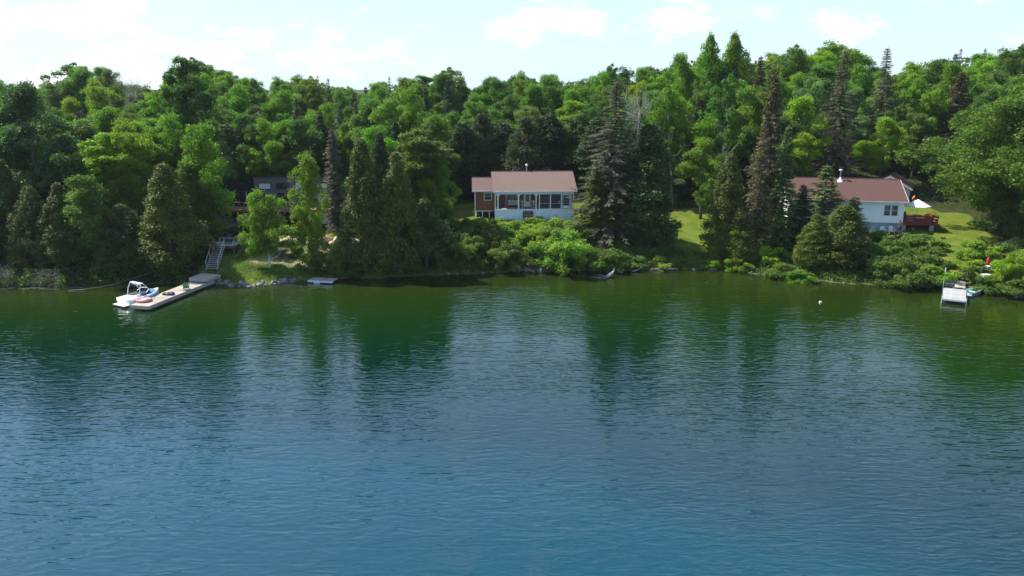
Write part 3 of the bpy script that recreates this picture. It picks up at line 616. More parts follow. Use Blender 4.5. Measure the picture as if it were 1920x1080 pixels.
MB().box(HW - .06, HW + .03, -.05, .06, 1.1, 3.93).box(-.03, .06, -.05, .06, 1.1, 3.93).build('corner_board', M['white_paint'], hs, kind='stuff')
rf = MB(); roof_slope(rf, -.4, HW + .35, -.5, 3.9, 4.5, 6.25, 26); roof_slope(rf, -.4, HW + .35, 9.5, 3.9, 4.51, 6.25, 20); rf.build('roof', M['shingle_b'], hs)
MB().box(-.41, HW + .36, 4.4, 4.62, 6.23, 6.3).build('ridge_cap', M['shingle_b'], hs)
MB().box(-.42, HW + .37, -.55, -.505, 3.78, 3.92).beam((HW + .38, -.5, 3.84), (HW + .38, 4.5, 6.18), .05, .14).beam((HW + .38, 9.5, 3.84), (HW + .38, 4.5, 6.18), .05, .2).build('fascia', M['white_paint'], hs)
for a, b in ((11.83, 12.55), (12.73, 13.45), (8.0, 8.65), (3.2, 4.0), (1.4, 2.2)): window(hs, a, b, 2.05, 3.38, -.03)
fl = MB().lathe([(.1, 5.6), (.1, 7.35)], 10, (6.9, 4.1, 0)).build('flue_pipe', M['steel'], hs, True); MB().lathe([(.24, 7.3), (.26, 7.42), (.08, 7.48), (0, 7.5)], 12, (6.9, 4.1, 0)).build('cap', M['galvan'], fl, True)
MB().lathe([(.5, 5.82), (.42, 5.98), (.2, 6.15), (.12, 6.45)], 10, (6.9, 3.95, 0)).build('flashing', M['gelcoat'], fl, True)
# garage behind
gz = G(56, 119); gg = thing('garage', 'grey walled garage with maroon roof behind the white cottage', 'garage', (57.0, 121, gz - .7), R(-28), None, (.8, .9, .86))
MB().box(-3.5, 3.5, -4, 4, -.5, 2.7).add([(-3.5, -4, 2.7), (3.5, -4, 2.7), (0, -4, 4.5), (-3.5, 4, 2.7), (3.5, 4, 2.7), (0, 4, 4.5)], [(0, 1, 2), (4, 3, 5)]).build('wall', M['grey_wall'], gg)
r = MB(); roof_slope(r, 0, 1, 0, 0, 1, 1, 1) if 0 else None
for sgn in (-1, 1): r.add([(sgn * 3.9, -4.3, 2.55), (sgn * 3.9, 4.3, 2.55), (0, 4.3, 4.62), (0, -4.3, 4.62), (sgn * 3.9, -4.3, 2.65), (sgn * 3.9, 4.3, 2.65), (0, 4.3, 4.74), (0, -4.3, 4.74)], [(0, 1, 2, 3), (7, 6, 5, 4), (0, 4, 5, 1), (3, 7, 4, 0), (1, 5, 6, 2)])
r.build('roof', M['shingle_b'], gg); MB().box(-1.3, 1.3, -4.06, -4.01, 0, 2.2).build('door', M['grey_wall'], gg)
MB().beam((-3.9, -4.33, 2.6), (0, -4.33, 4.68), .05, .2).beam((3.9, -4.33, 2.6), (0, -4.33, 4.68), .05, .2).build('fascia', M['white_paint'], gg)

# ---- red deck
DX = HX + HW + .12; DZ = 4.1
dk = thing('red_deck', 'red stained raised deck with plank railing beside the white cottage', 'deck', (*hr(DX, 103.4), DZ), HYAW)
for k in range(16): put('deck_board', (dbm := MB().box(0, 4.3, 0, .235, -.05, 0).mesh('deck_board', M['red_wood'])) if k == 0 else dbm, dk, (0, k * .25, 0))
for k in range(4): put('rail_board', (rbm := MB().box(0, 4.3, 0, .04, 0, .19).mesh('rail_board', M['red_wood'])) if k == 0 else rbm, dk, (0, -.05, -.32 + k * .36 - (k > 1) * .06))
MB().box(-.02, 4.36, -.1, .06, .98, 1.03).box(4.27, 4.36, .06, 4.0, .98, 1.03).build('top_rail', M['red_wood'], dk)
for k in range(3): MB().box(4.31, 4.345, 0, 4, -.3 + k * .42, -.08 + k * .42).build('rail_board', M['red_wood'], dk)
for x in (.05, 1.45, 2.85, 4.25): MB().box(x - .045, x + .045, 0, .09, -.32, .975).build('rail_post', M['red_wood'], dk)
MB().box(.02, 4.28, .02, .07, -.34, -.055).build('rim_joist', M['red_wood'], dk)
for x in (.3, 3.7): MB().box(x - .25, x + .25, .2, .6, -1.7, -.35).build('pier', M['foundation'], dk)
MB().box(1.2, 1.32, .4, .52, -1.6, -.35).build('support_post', M['red_wood'], dk)
for s_ in (0, .5): MB().beam((4.35, .6 + s_ * 1.6, -.1), (5.5, .3 + s_ * 1.6, -1.1), .06, .14).build('stair_side', M['red_wood'], dk)
um = thing('patio_umbrella', 'open white patio umbrella over the red deck', 'umbrella', (*hr(DX + 2.15, 105.2), DZ), R(12))
cn = MB(); cn.v = [(0, 0, 2.8)] + [(1.62 * math.cos(i * math.pi / 4), 1.62 * math.sin(i * math.pi / 4), 1.95) for i in range(8)] + [(1.62 * math.cos(i * math.pi / 4), 1.62 * math.sin(i * math.pi / 4), 1.86) for i in range(8)] + [(0, 0, 2.55)]
cn.f = [(0, i + 1, (i + 1) % 8 + 1) for i in range(8)] + [(i + 1, i + 9, (i + 1) % 8 + 9, (i + 1) % 8 + 1) for i in range(8)] + [(17, (i + 1) % 8 + 9, i + 9) for i in range(8)]
cn.build('canopy', M['cloth_white'], um); MB().tube([(0, 0, 0), (0, 0, 2.5)], .025, 8).build('pole', M['steel'], um)
tb = thing('patio_table', 'round pinkish red table under the open white umbrella', 'table', (*hr(DX + 2.15, 104.6), DZ)); MB().lathe([(0, .7), (.5, .7), (.5, .74), (0, .74)], 16).build('top', M['tube'], tb)
for a in range(4): MB().tube([(.4 * math.cos(a * 1.57), .4 * math.sin(a * 1.57), 0), (.25 * math.cos(a * 1.57), .25 * math.sin(a * 1.57), .7)], .025, 5).build('leg', M['red_wood'], tb)
def adirondack(x, y, z, rz, m, label, group=None, s=1., name='adirondack_chair'):
    g = thing(name, label, 'chair', (x, y, z), rz, group, (s, s, s))
    st = MB()
    for k in range(5): MB().box(-.27, .27, -.32 + k * .12, -.22 + k * .12, .34 - k * .03, .365 - k * .03).build('seat_slat', m, g)
    for k in range(5):
        h = .95 - abs(k - 2) ** 2 * .035; T = Matrix.Translation((-.24 + k * .12, .25, .2)) @ Matrix.Rotation(R(-20), 4, 'X'); MB().box(-.052, .052, 0, .025, 0, h * .88, T).build('back_slat', m, g)
    for a in (-1, 1):
        MB().box(a * .36 - .06, a * .36 + .06, -.42, .36, .56, .585).build('arm', m, g)
        MB().box(a * .3 - .02, a * .3 + .02, -.38, -.28, 0, .56).build('leg', m, g); MB().beam((a * .3, -.36, .3), (a * .3, .5, .03), .03, .1).build('leg', m, g)
    return g
adirondack(*hr(DX + 1.3, 104.6), DZ, R(-160), M['tube'], 'faded red chair at the left of the deck table'); adirondack(*hr(DX + 3.1, 104.5), DZ, R(160), M['tube'], 'faded red chair right of the deck table, nearer the outer rail')
adirondack(*hr(DX + 3.8, 105.3), DZ, R(120), M['red_plastic'], 'bright red chair in the outer corner of the deck')
pl = thing('planter', 'grey planter box hung near the house end of the deck', 'planter', (*hr(DX + 1.1, 104.0), DZ), HYAW); MB().box(-.45, .45, -.2, .2, 0, .75).build('box', M['foundation'], pl); MB().box(-.47, .47, -.22, .22, .755, .8).build('rim', M['grey_wall'], pl)
gr = thing('grill', 'dark grill on the deck against the white wall', 'grill', (*hr(DX + .4, 104.8), DZ), HYAW); MB().box(-.28, .28, -.25, .25, .1, 1.0).build('body', M['black'], gr); MB().box(-.26, .26, -.23, .23, 1.005, 1.2).build('lid', M['black'], gr)
pot = thing('flower_pot', 'orange brown pot on the grass under the deck edge', 'pot', (DX + 1.4, 103.0, G(DX + 1.4, 103.0))); MB().lathe([(0, 0), (.14, 0), (.2, .36), (.16, .36), (.12, .05)], 12).build('pot', M['terracotta'], pot, True)
for i, (px, lab) in enumerate(((1637.5, 'leftmost of three white adirondack chairs against the grey foundation'), (1656, 'middle one of three white adirondack chairs below the white wall'), (1671, 'white adirondack chair nearest the person by the house corner'))):
    x = Xat(px, 102.6, 3.2); yy = hr(x, 102.2)[1]; adirondack(x, yy, G(x, yy), HYAW, M['white_paint'], lab, 'white adirondack chairs along the foundation')

# ---- dark house on the left
KX, KY = Xat(410, 108, 6), 108.
KZ = 2.6; kx = lambda px: Xat(px, KY, 7) - KX; kz = lambda py: Zat(py, KY) - KZ
kh = thing('dark_house', 'dark grey modern house with flat roof behind the cedar deck', 'house', (KX, KY, KZ))
x1, x2, x3 = kx(478), kx(619), 0
def slant(a, b, c, d, z0, z1):
    m = MB().box(a, b, c, d, z0, z1); q = z1 - .17 * (d - c) - .05; m.v = [p[:2] + ((z1 - .08 if p[1] < d - .01 else q) if p[2] > z0 + .1 else p[2],) for p in m.v]; return m
slant(x1, x2, 0, 8, -.6, kz(331)).build('wall', M['dark_siding'], kh, label='grey purple wall of the taller block')
slant(0, x1 - .01, .5, 7.5, -.6, kz(345) - .1).build('wall', M['black_siding'], kh, label='black brown wall of the lower block')
MB().box(x1 - .15, x2 + .3, -.35, 8.4, -.16, 0, Matrix.Translation((0, 0, kz(331) + .1)) @ Matrix.Rotation(R(-9.5), 4, 'X')).build('roof', M['black'], kh); MB().box(-.4, x1 - .16, .1, 7.8, -.16, 0, Matrix.Translation((0, 0, kz(345) + .1)) @ Matrix.Rotation(R(-9.5), 4, 'X')).build('roof', M['black_siding'], kh)
for a, b, t_, u_, pn in ((487, 508, 344, 354, 'blind'), (520, 542, 344, 354, 'glass'), (555, 577, 344, 354, 'blind'), (596, 614, 344, 353, 'blind'), (488, 508, 364, 376, 'glass'), (520, 542, 363, 375, 'glass'), (555, 577, 364, 390, 'glass'), (596, 614, 363, 389, 'blind')):
    window(kh, kx(a), kx(b), kz(u_), kz(t_), 0, 'black', pn, .08, False)
window(kh, kx(424), kx(437), kz(391), kz(360), .5, 'dark_wood', 'glass', .08, False); window(kh, kx(447), kx(470), kz(391), kz(360), .5, 'dark_wood', 'glass', .08, False)
MB().box(.5, x2 - .3, -.05, -.003, -.2, 2.5).build('basement_wall', M['black_siding'], kh)
DK = thing('cedar_deck', 'long cedar deck on posts along the dark house', 'deck', (KX, 105.0, KZ))
fz = 2.9; L_ = x2 + .7
for k in range(19): put('deck_board', (cbm := MB().box(0, L_, 0, .145, fz - .04, fz).mesh('deck_board', M['cedar'])) if k == 0 else cbm, DK, (0, k * .152, 0))
MB().box(0, L_, -.06, -.005, fz - .32, fz + .01).box(0, L_, 1.4, 1.46, fz - .3, fz - .045).build('beam', M['cedar'], DK)
MB().box(0, L_, -.1, .05, fz + .95, fz + 1.0).build('top_rail', M['cedar'], DK)
for k in range(12): put('rail_post', (rpm := MB().box(-.045, .045, -.04, .04, fz + .012, fz + .945).mesh('rail_post', M['cedar'])) if k == 0 else rpm, DK, (.06 + k * (L_ - .12) / 11, .02, 0))
gl = MB()
for k in range(11):
    a = .12 + k * (L_ - .12) / 11; w = (L_ - .12) / 11
    for j in range(6): gl.box(a + j * w / 6 + .05, a + j * w / 6 + .065, .01, .025, fz + .05, fz + .94)
gl.build('baluster', M['black'], DK, kind='stuff')
for x in (.2, 3.4, 6.4, 9.0, 11.6, L_ - .2):
    MB().box(x - .08, x + .08, .2, .36, -.8, fz - .33).build('support_post', M['cedar'], DK)
    if x > 3: MB().beam((x, .28, fz - 1.1), (x + .75, .28, fz - .36), .07, .1).build('knee_brace', M['cedar'], DK)
adirondack(KX + kx(531), 106.2, KZ + fz, R(200), M['teal_plastic'], 'teal blue chair on the cedar deck')
bt = thing('patio_table', 'small wooden table at the left end of the cedar deck', 'table', (KX + 1.3, 106, KZ + fz)); MB().box(-.6, .6, -.35, .35, .7, .75).build('top', M['cedar'], bt); MB().box(-.5, -.42, -.3, .3, 0, .7).box(.42, .5, -.3, .3, 0, .7).build('leg', M['cedar'], bt)
tw = thing('hanging_towel', 'red cloth hanging beside the right hand window of the dark house', 'towel', (KX + kx(617.5), 107.86, KZ + kz(376))); MB().box(-.12, .12, 0, .04, 0, .95).build('cloth', M['red_cloth'], tw)
ub = thing('closed_umbrella', 'pale blue patio umbrella tipped over under the cedar deck', 'umbrella', (Xat(612, 106.5, 4), 106.4, 2.6), 0); MB().lathe([(.75, .9), (.5, 1.3), (.1, 2.1), (0, 2.15)], 8).build('canopy', M['cloth_blue'], ub); MB().tube([(0, 0, 0), (0, 0, 2.2)], .03, 6).build('pole', M['steel'], ub)

# ---- platform, stairs, docks on the left
def planks(parent, x0, x1, y0, y1, z, m, w=.14, gap=.012, th=.04, along='x', name='plank'):
    me = None; out_ = []
    n = int(((y1 - y0) if along == 'x' else (x1 - x0)) / (w + gap))
    for k in range(n):
        if me is None: me = (MB().box(x0, x1, 0, w, -th, 0) if along == 'x' else MB().box(0, w, y0, y1, -th, 0)).mesh(name, m)
        p = put(name, me, parent, (rng.uniform(-.012, .012), y0 + k * (w + gap), z + rng.uniform(-.004, .004)) if along == 'x' else (x0 + k * (w + gap), rng.uniform(-.012, .012), z + rng.uniform(-.004, .004))); out_.append(p)
    return out_
ax, ay, _ = W0(262, 573, .55); bx, by, _ = W0(386, 524, .55)
dyaw = -math.atan2(bx - ax, by - ay)
pdx, pdy = math.cos(dyaw), math.sin(dyaw)
Ld = math.hypot(bx - ax, by - ay)
d1 = thing('dock', 'long tan plank dock reaching out from the stairs', 'dock', (ax, ay, .55), dyaw)
planks(d1, -1.05, 1.05, 0, Ld, 0, M['tan_wood'], .235, .012)
MB().box(-1.07, -1.0, 0, Ld, -.32, -.045).box(1.0, 1.08, 0, Ld, -.34, -.045).box(-1.0, 1.0, -.05, -.005, -.34, -.0).build('side_beam', M['grey_wood'], d1)
for y in (.6, Ld * .35, Ld * .65, Ld - .6):
    for x in (-.85, .85): MB().tube([(x, y, -2.0), (x, y, -.3)], .06, 6).build('pile', M['dark_wood'], d1)
lx, ly, _ = W0(385, 517, 1.0)
ld = thing('landing', 'tan wooden landing between the dock and the stairs', 'landing', (lx, ly, .98), R(-16))
planks(ld, -1.2, 1.2, -1.2, 1.0, 0, M['tan_wood'], .17, .012); MB().box(-1.2, 1.2, -1.26, -1.21, -.3, 0).box(1.202, 1.25, -1.2, 1.0, -.3, 0).box(-1.15, 1.15, .96, 1.0, -.9, -.05).build('side_beam', M['tan_wood'], ld)
MB().box(-1.0, .9, -1.55, -1.28, -.26, -.2).build('step', M['grey_wood'], ld)
tx0, ty0 = Xat(397, 89.6, 1), 89.6; tx1, ty1 = Xat(411, 93.2, 3), 93.2
sdir = Vector((tx1 - tx0, ty1 - ty0, 1.95)); syaw = -math.atan2(sdir.x, sdir.y); run = math.hypot(sdir.x, sdir.y)
sf = thing('staircase', 'steep grey stairs with metal handrails climbing to the deck platform', 'stairs', (tx0, ty0, .98), syaw)
for k in range(12): put('tread', (tm_ := MB().box(-.58, .58, 0, .27, -.04, 0).mesh('tread', M['pale_wood'])) if k == 0 else tm_, sf, (0, k * run / 12, (k + 1) * 1.95 / 12))
for s_ in (-.62, .62): MB().beam((s_, -.1, 0), (s_, run, 1.95), .05, .24).build('stringer', M['grey_wood'], sf)
for s_ in (-.66, .66):
    MB().tube([(s_, 0, .85), (s_, run * 1.0, 2.85)], .035, 6).build('handrail', M['galvan'], sf)
    for q in (.08, .5, .97): MB().tube([(s_, run * q, 1.95 * q), (s_, run * q, .87 + 1.98 * q)], .025, 5).build('baluster', M['galvan'], sf)
px0, px1 = Xat(377, 93.5, 3), Xat(440, 93.5, 3)
pf = thing('platform', 'grey wooden platform with railing at the top of the stairs', 'platform', (px0, 93.5, 2.95))
planks(pf, 0, px1 - px0, 0, 2.8, 0, M['pale_wood'], .14, .012)
MB().box(0, px1 - px0, -.05, -.003, -.3, 0).box(px1 - px0 + .005, px1 - px0 + .05, 0, 2.8, -.3, 0).build('rim_joist', M['dark_wood'], pf)
for x in (.3, 1.5, 2.4, px1 - px0 - .2): MB().box(x - .06, x + .06, .1, .22, -2.2, -.05).build('support_post', M['dark_wood'], pf)
for x in (.05, .9, 2.25, px1 - px0 - .05): MB().box(x - .045, x + .045, .0, .09, .003, .95).build('rail_post', M['grey_wood'], pf)
for y in (1., 1.9, 2.7): MB().box(px1 - px0 - .1, px1 - px0 - .01, y, y + .09, .003, .95).build('rail_post', M['grey_wood'], pf)
MB().box(0, .95, -.02, .11, .955, 1.0).box(2.2, px1 - px0, -.02, .11, .955, 1.0).box(px1 - px0 - .12, px1 - px0, .11, 2.8, .955, 1.0).build('top_rail', M['grey_wood'], pf)
gc = adirondack(Xat(347, 82, .6) , 82.3, .55, R(200), M['green_plastic'], 'green chair standing on the long dock', s=.95)
bch = adirondack(Xat(427, 95, 3), 95.2, 2.95, R(10), M['dark_blue'], 'dark blue chair on the platform above the stairs', s=1.05)
# towable tube, gear
tx, ty, _ = W0(270, 564, .6)
tu = thing('inflatable_tube', 'faded red inflatable towing tube on the outer end of the dock', 'inflatable tube', (tx, ty, .56), .3, None, (.85, .85, .85))
tp = MB(); tp.lathe([(0, .12), (.55, .14), (.7, .3), (.82, .3), (.9, .18), (.88, .06), (.7, 0), (0, 0)], 24); tp.build('ring', M['tube'], tu, True); MB().lathe([(0, .15), (.5, .17), (.55, .2), (0, .21)], 20).build('cover', M['seat'], tu, True)
for a in (0, 3.14): MB().tube([(.55 * math.cos(a + .3), .55 * math.sin(a + .3), .3), (.6 * math.cos(a), .6 * math.sin(a), .4), (.55 * math.cos(a - .3), .55 * math.sin(a - .3), .3)], .02, 5).build('handle', M['black'], tu)
gx, gy, _ = W0(321, 551, .58)
ge = thing('life_jackets', 'heap of dark life jackets and towels on the dock planks', 'heap of gear', (gx, gy, .55), dyaw)
for k in range(7):
    b = MB(); b.lathe([(0, 0), (.26, .02), (.3, .1), (.2, .19), (.05, .24), (0, .24)], 8); b.build('bundle', M['bag'] if k % 3 else M['dark_blue'], ge, True, loc=(rng.uniform(-.55, .55), rng.uniform(-.4, .4), .0))
# speedboat
def speedboat(label, bow, stern):
    L = math.hypot(bow[0] - stern[0], bow[1] - stern[1]); yaw = -math.atan2(bow[0] - stern[0], bow[1] - stern[1])
    g = thing('speedboat', label, 'boat', (stern[0], stern[1], 0), yaw)
    n = 13; secs = []
    for i in range(n):
        s = i / (n - 1); y = s * L; w = 1.2 * (1 - max(0, (s - .45) / .55) ** 2.3) + .001; h = .72 + .22 * s ** 1.5; k = -.25 + .55 * max(0, (s - .7) / .3) ** 2
        secs.append([(0, y, k), (w * .75, y, k + .22), (w, y, .42 + .12 * s), (w * .98, y, h), (w * .80, y, h + .05)])
    hull = MB(); v = []
    for s in secs: v += [(-p[0], p[1], p[2]) for p in s[::-1]] + s[1:]
    m = 9; hull.add(v, [(i * m + j, i * m + j + 1, (i + 1) * m + j + 1, (i + 1) * m + j) for i in range(n - 1) for j in range(m - 1)] + [tuple(range(m))[::-1]])
    hull.build('hull', M['gelcoat'], g, True)
    st_ = MB()
    for sgn in (-1, 1):
        v = []
        for i in range(n): p = secs[i]; v += [(sgn * p[2][0] * 1.012, p[2][1], p[2][2]), (sgn * p[3][0] * 1.012, p[3][1], p[3][2] - .1)]
        st_.add(v, [(2 * i, 2 * i + 1, 2 * i + 3, 2 * i + 2) for i in range(5, n - 2)])
    st_.build('hull_stripe', M['boat_blue'], g)
    dk_ = MB(); v = []                                     # deck: stern sun pad and fore deck, cockpit between
    def dz(i): return secs[i][4][2]
    for a, b in ((0, 3), (8, 12)):
        v = []
        for i in range(a, b + 1): p = secs[i][4]; v += [(-p[0], p[1], p[2]), (0, p[1], p[2] + .05), (p[0], p[1], p[2])]
        dk_.add(v, [(3 * i + j, 3 * i + j + 1, 3 * i + j + 4, 3 * i + j + 3) for i in range(b - a) for j in range(2)])
    dk_.build('deck', M['gelcoat'], g, True)
    MB().box(-.8, .8, L * .25, L * .66, .18, .22).build('cockpit_floor', M['seat'], g)
    MB().box(-.85, .85, L * .25, L * .25 + .5, .22, .62).box(-.85, -.45, L * .3, L * .55, .22, .6).build('rear_seat', M['seat'], g)
    MB().box(.25, .75, L * .47, L * .55, .22, .95).build('driver_seat', M['dark_blue'], g)
    MB().box(-.9, .9, -.65, -.02, .16, .24).build('swim_platform', M['gelcoat'], g)
    ws = MB(); pts = [(-.86, L * .52, .82), (-.7, L * .66, .86), (0, L * .72, .9), (.7, L * .66, .86), (.86, L * .52, .82)]; top = [(-.78, L * .52, 1.05), (-.6, L * .62, 1.3), (0, L * .66, 1.34), (.6, L * .62, 1.3), (.78, L * .52, 1.05)]
    ws.add(pts + top, [(i, i + 1, i + 6, i + 5) for i in range(4)]); ws.build('windscreen', M['glass'], g); MB().tube(top, .025, 5).build('windscreen_frame', M['galvan'], g)
    cv = MB(); v = []
    for i in (8, 9, 10): p = secs[i][4]; v += [(-p[0] * .9, p[1], p[2] + .06), (0, p[1], p[2] + .14), (p[0] * .9, p[1], p[2] + .06)]
    cv.add(v, [(3 * i + j, 3 * i + j + 1, 3 * i + j + 4, 3 * i + j + 3) for i in range(2) for j in range(2)]); cv.build('bow_cover', M['boat_blue'], g, True)
    for sgn in (-1, 1):
        MB().tube([(sgn * .98, L * .28, .75), (sgn * .93, L * .31, 1.5), (sgn * .82, L * .37, 2.05)], .036, 6).build('tower_leg', M['gelcoat'], g)
        MB().tube([(sgn * .92, L * .66, .9), (sgn * .86, L * .52, 1.65), (sgn * .82, L * .42, 2.05)], .032, 6).build('tower_leg', M['gelcoat'], g)
    MB().box(-.85, .85, L * .35, L * .44, 2.03, 2.09).build('tower_top', M['gelcoat'], g); MB().box(-.6, .6, L * .37, L * .41, 1.86, 2.02).build('board_rack', M['seat'], g)
    return g
bw = W0(292, 547, .8); sn = W0(233, 570, .2)
speedboat('white speedboat with wakeboard tower moored beside the long dock', (bw[0] - .1, bw[1] + .9), (sn[0], sn[1]))
# small grey raft by the shore
rx, ry, _ = W0(607, 524, .3)
ra = thing('raft', 'small weathered grey raft at the bank beside the slim maple', 'raft', (rx, ry, .32), R(-12))
planks(ra, -1.6, 1.4, -.7, .8, 0, M['grey_wood'], .14, .012); MB().box(-1.6, 1.4, -.75, -.705, -.2, 0).box(-.9, -.2, -.7, .8, -.45, -.05).build('float', M['galvan'], ra)

# ---- right hand dock, rowboat
qx, qy, _ = W0(1789, 562, .5); ex, ey, _ = W0(1790, 541, .5)
y2 = -math.atan2(ex - qx, ey - qy); L2 = math.hypot(ex - qx, ey - qy)
d2 = thing('floating_dock', 'short pale plank dock section on the open water by the rowboat', 'dock', (qx, qy, .5), y2)
wd = 1.0; planks(d2, -wd, wd, 0, L2, 0, M['pale_wood'], .27, .014)
MB().box(-wd, wd, -.06, -.004, -.16, .0).box(-wd - .05, -wd - .004, 0, L2, -.16, 0).box(wd + .004, wd + .05, 0, L2, -.16, 0).build('frame', M['galvan'], d2)
MB().tube([(-wd - .1, .1, -2), (-wd - .1, .1, .25)], .035, 6).build('pipe_post', M['galvan'], d2); MB().tube([(-wd - .1, L2, -1), (-wd - .1, L2, .9)], .035, 6).build('pipe_post', M['galvan'], d2); MB().tube([(wd + .1, .1, -2), (wd + .1, .1, .3)], .035, 6).build('pipe_post', M['galvan'], d2)
MB().box(wd + .06, wd + .6, L2 - 1.9, L2 - 1.3, -.2, -.15).build('side_step', M['pale_wood'], d2)
d3 = thing('boardwalk', 'broken grey boardwalk with missing boards joining the pale dock to the lawn', 'boardwalk', (ex + .04, ey + .1, .62), y2)
Lw = 5.2
MB().box(-.95, -.85, 0, Lw, -.2, -.045).box(.95, 1.05, 0, Lw, -.2, -.045).build('side_beam', M['dark_wood'], d3)
planks(d3, 0, 1.0, .05, 2.2, 0, M['tan_wood'], .32, .012, along='y')
for y in (.4, .9, 1.5, 2.2): MB().box(-.95, -.02, y, y + .13, -.04, 0).build('plank', M['grey_wood'], d3)
for y in (2.45, 2.95): MB().box(-1, 1.05, y, y + .2, .0, .05).build('plank', M['pale_wood'], d3)
planks(d3, -.85, .85, 3.5, 5.2, .25, M['pale_wood'], .19, .012)
MB().tube([(-1.05, 3.4, -.6), (-1.05, 3.5, 1.3)], .05, 6).build('pipe_post', M['gelcoat'], d3)
def rowboat(x, y, yaw):
    g = thing('rowboat', 'grey aluminium rowboat tied beside the pale plank dock', 'rowboat', (x, y, 0), yaw)
    n = 10; L = 3.6; v = []; vi = []
    for i in range(n):
        s = i / (n - 1); w = .68 * (1 - s ** 2.4 * .97); zb = -.08 + .25 * s ** 3; zt = .42 + .16 * s ** 2
        v += [(-w, s * L, zt), (-w * .82, s * L, zb), (0, s * L, zb - .03), (w * .82, s * L, zb), (w, s * L, zt)]
        vi += [(-w * .94, s * L * .985 + .02, zt), (-w * .76, s * L * .985 + .02, zb + .06), (0, s * L * .985 + .02, zb + .05), (w * .76, s * L * .985 + .02, zb + .06), (w * .94, s * L * .985 + .02, zt)]
    q = [(i * 5 + j, i * 5 + j + 1, i * 5 + j + 6, i * 5 + j + 5) for i in range(n - 1) for j in range(4)]
    MB().add(v, q + [(0, 1, 2, 3, 4)]).build('hull', M['rowboat'], g, True); MB().add(vi, [f[::-1] for f in q] + [(4, 3, 2, 1, 0)]).build('inside', M['rowboat_in'], g, True)
    for sgn in (-1, 1): MB().tube([(sgn * .68 * (1 - (i / 9) ** 2.4 * .97), i / 9 * L, .43 + .16 * (i / 9) ** 2) for i in range(10)], .03, 5).build('gunwale', M['galvan'], g)
    for yy in (.35, 1.5, 2.5): w = .60 * (1 - (yy / L) ** 2.4); MB().box(-w, w, yy, yy + .28, .27, .31).build('thwart', M['rowboat_in'], g)
    return g
bx_, by_, _ = W0(1829, 551, .3)
rowboat(*W0(1806, 552, .2)[:2], R(-62))
rk = thing('driftwood', 'bleached driftwood stump with snapped limbs in the shallows', 'driftwood', W0(1142, 521, 0), 0, None, (.72, .72, .62))
MB().tube([(-.4, .1, .1), (.1, .2, .45), (.55, .6, .75), (.95, .9, 1.25)], [.28, .34, .24, .12], 8).build('stump', M['drift'], rk, True)
for p in (((-.1, 0, .25), (-1.2, .1, .5), (-2.1, .3, .42)), ((0, 0, .2), (-.8, -.7, .15), (-1.3, -1.1, -.02)), ((-.4, .2, .2), (-1.6, -.1, .1), (-2.9, .2, .12)), ((.5, .4, .6), (.2, .3, .9), (.0, .2, 1.05)), ((.9, .8, 1.1), (.8, .8, 1.45), (.95, .9, 1.6))): MB().tube(p, [.09, .07, .03], 5).build('branch', M['drift'], rk, True)
rk = thing('driftwood', 'pale forked driftwood limb against the bank right of the stump', 'driftwood', W0(1196, 510, 0.05), 0, None, (.7, .7, .7))
MB().tube([(-1.1, 0, .05), (-.2, .1, .25), (.4, .3, .6), (.7, .5, 1.2)], [.07, .13, .12, .05], 6).build('limb', M['drift'], rk, True); MB().tube([(.4, .3, .6), (.9, .2, .75)], [.08, .03], 5).build('branch', M['drift'], rk, True)
rk = thing('driftwood', 'long thin fallen trunk lying out over the water left of the speedboat', 'driftwood', W0(150, 545, 0))
MB().tube([(0, 0, .02), (1.5, .3, .25), (3.2, .9, .45), (5.0, 2.2, .9), (7.2, 4.3, 1.4)], [.015, .03, .045, .06, .08], 6).build('trunk', M['dark_wood'], rk, True)
MB().tube([(-1.2, -.1, .05), (.2, .2, .08), (1.4, .1, .3)], [.03, .05, .02], 5).build('branch', M['drift'], rk, True)
lg = thing('beached_log', 'straight bleached log lying along the bank below the clearing', 'log', W0(1248, 505, .12)); MB().tube([(-1.4, 0, 0), (0, .1, .05), (1.5, .05, .02)], [.12, .14, .09], 7).build('trunk', M['drift'], lg, True)
by0 = thing('buoy', 'small white mooring buoy floating off the right bank', 'buoy', W0(1538, 567, .02)); MB().lathe([(0, -.14), (.11, -.08), (.15, .03), (.1, .13), (0, .16)], 12).build('float', M['buoy'], by0, True); MB().lathe([(.03, .15), (.03, .2), (0, .21)], 6).build('ring', M['black'], by0)
# red closed umbrella and white garden furniture at the right bank
ux = Xat(1853, 90, 2); uz = G(ux, 90)
cu = thing('closed_umbrella', 'folded red garden umbrella rising from the bushes on the right', 'umbrella', (ux, 90, Zat(503, 90) - .9)); MB().tube([(0, 0, 0), (0, 0, 2.3)], .03, 6).build('pole', M['steel'], cu); MB().lathe([(.10, .9), (.17, 1.0), (.2, 1.4), (.17, 1.75), (.19, 1.85), (.08, 2.15), (0, 2.25)], 8).build('canopy', M['red_cloth'], cu)
for px, py, lab, w_ in ((1846, 503, 'white garden table behind the yellow green bush', .55), (1847, 519, 'white plastic garden seat among the leaves above the rowboat', .42)):
    a_ = Gat(px, py + 6); gt = thing('garden_seat', lab, 'garden furniture', (a_[0], a_[1], a_[2])); MB().box(-w_, w_, -.3, .3, .58, .64).build('top', M['white_paint'], gt)
    for x in (-w_ + .08, w_ - .08): MB().box(x - .04, x + .04, -.25, .25, 0, .58).build('leg', M['white_paint'], gt)

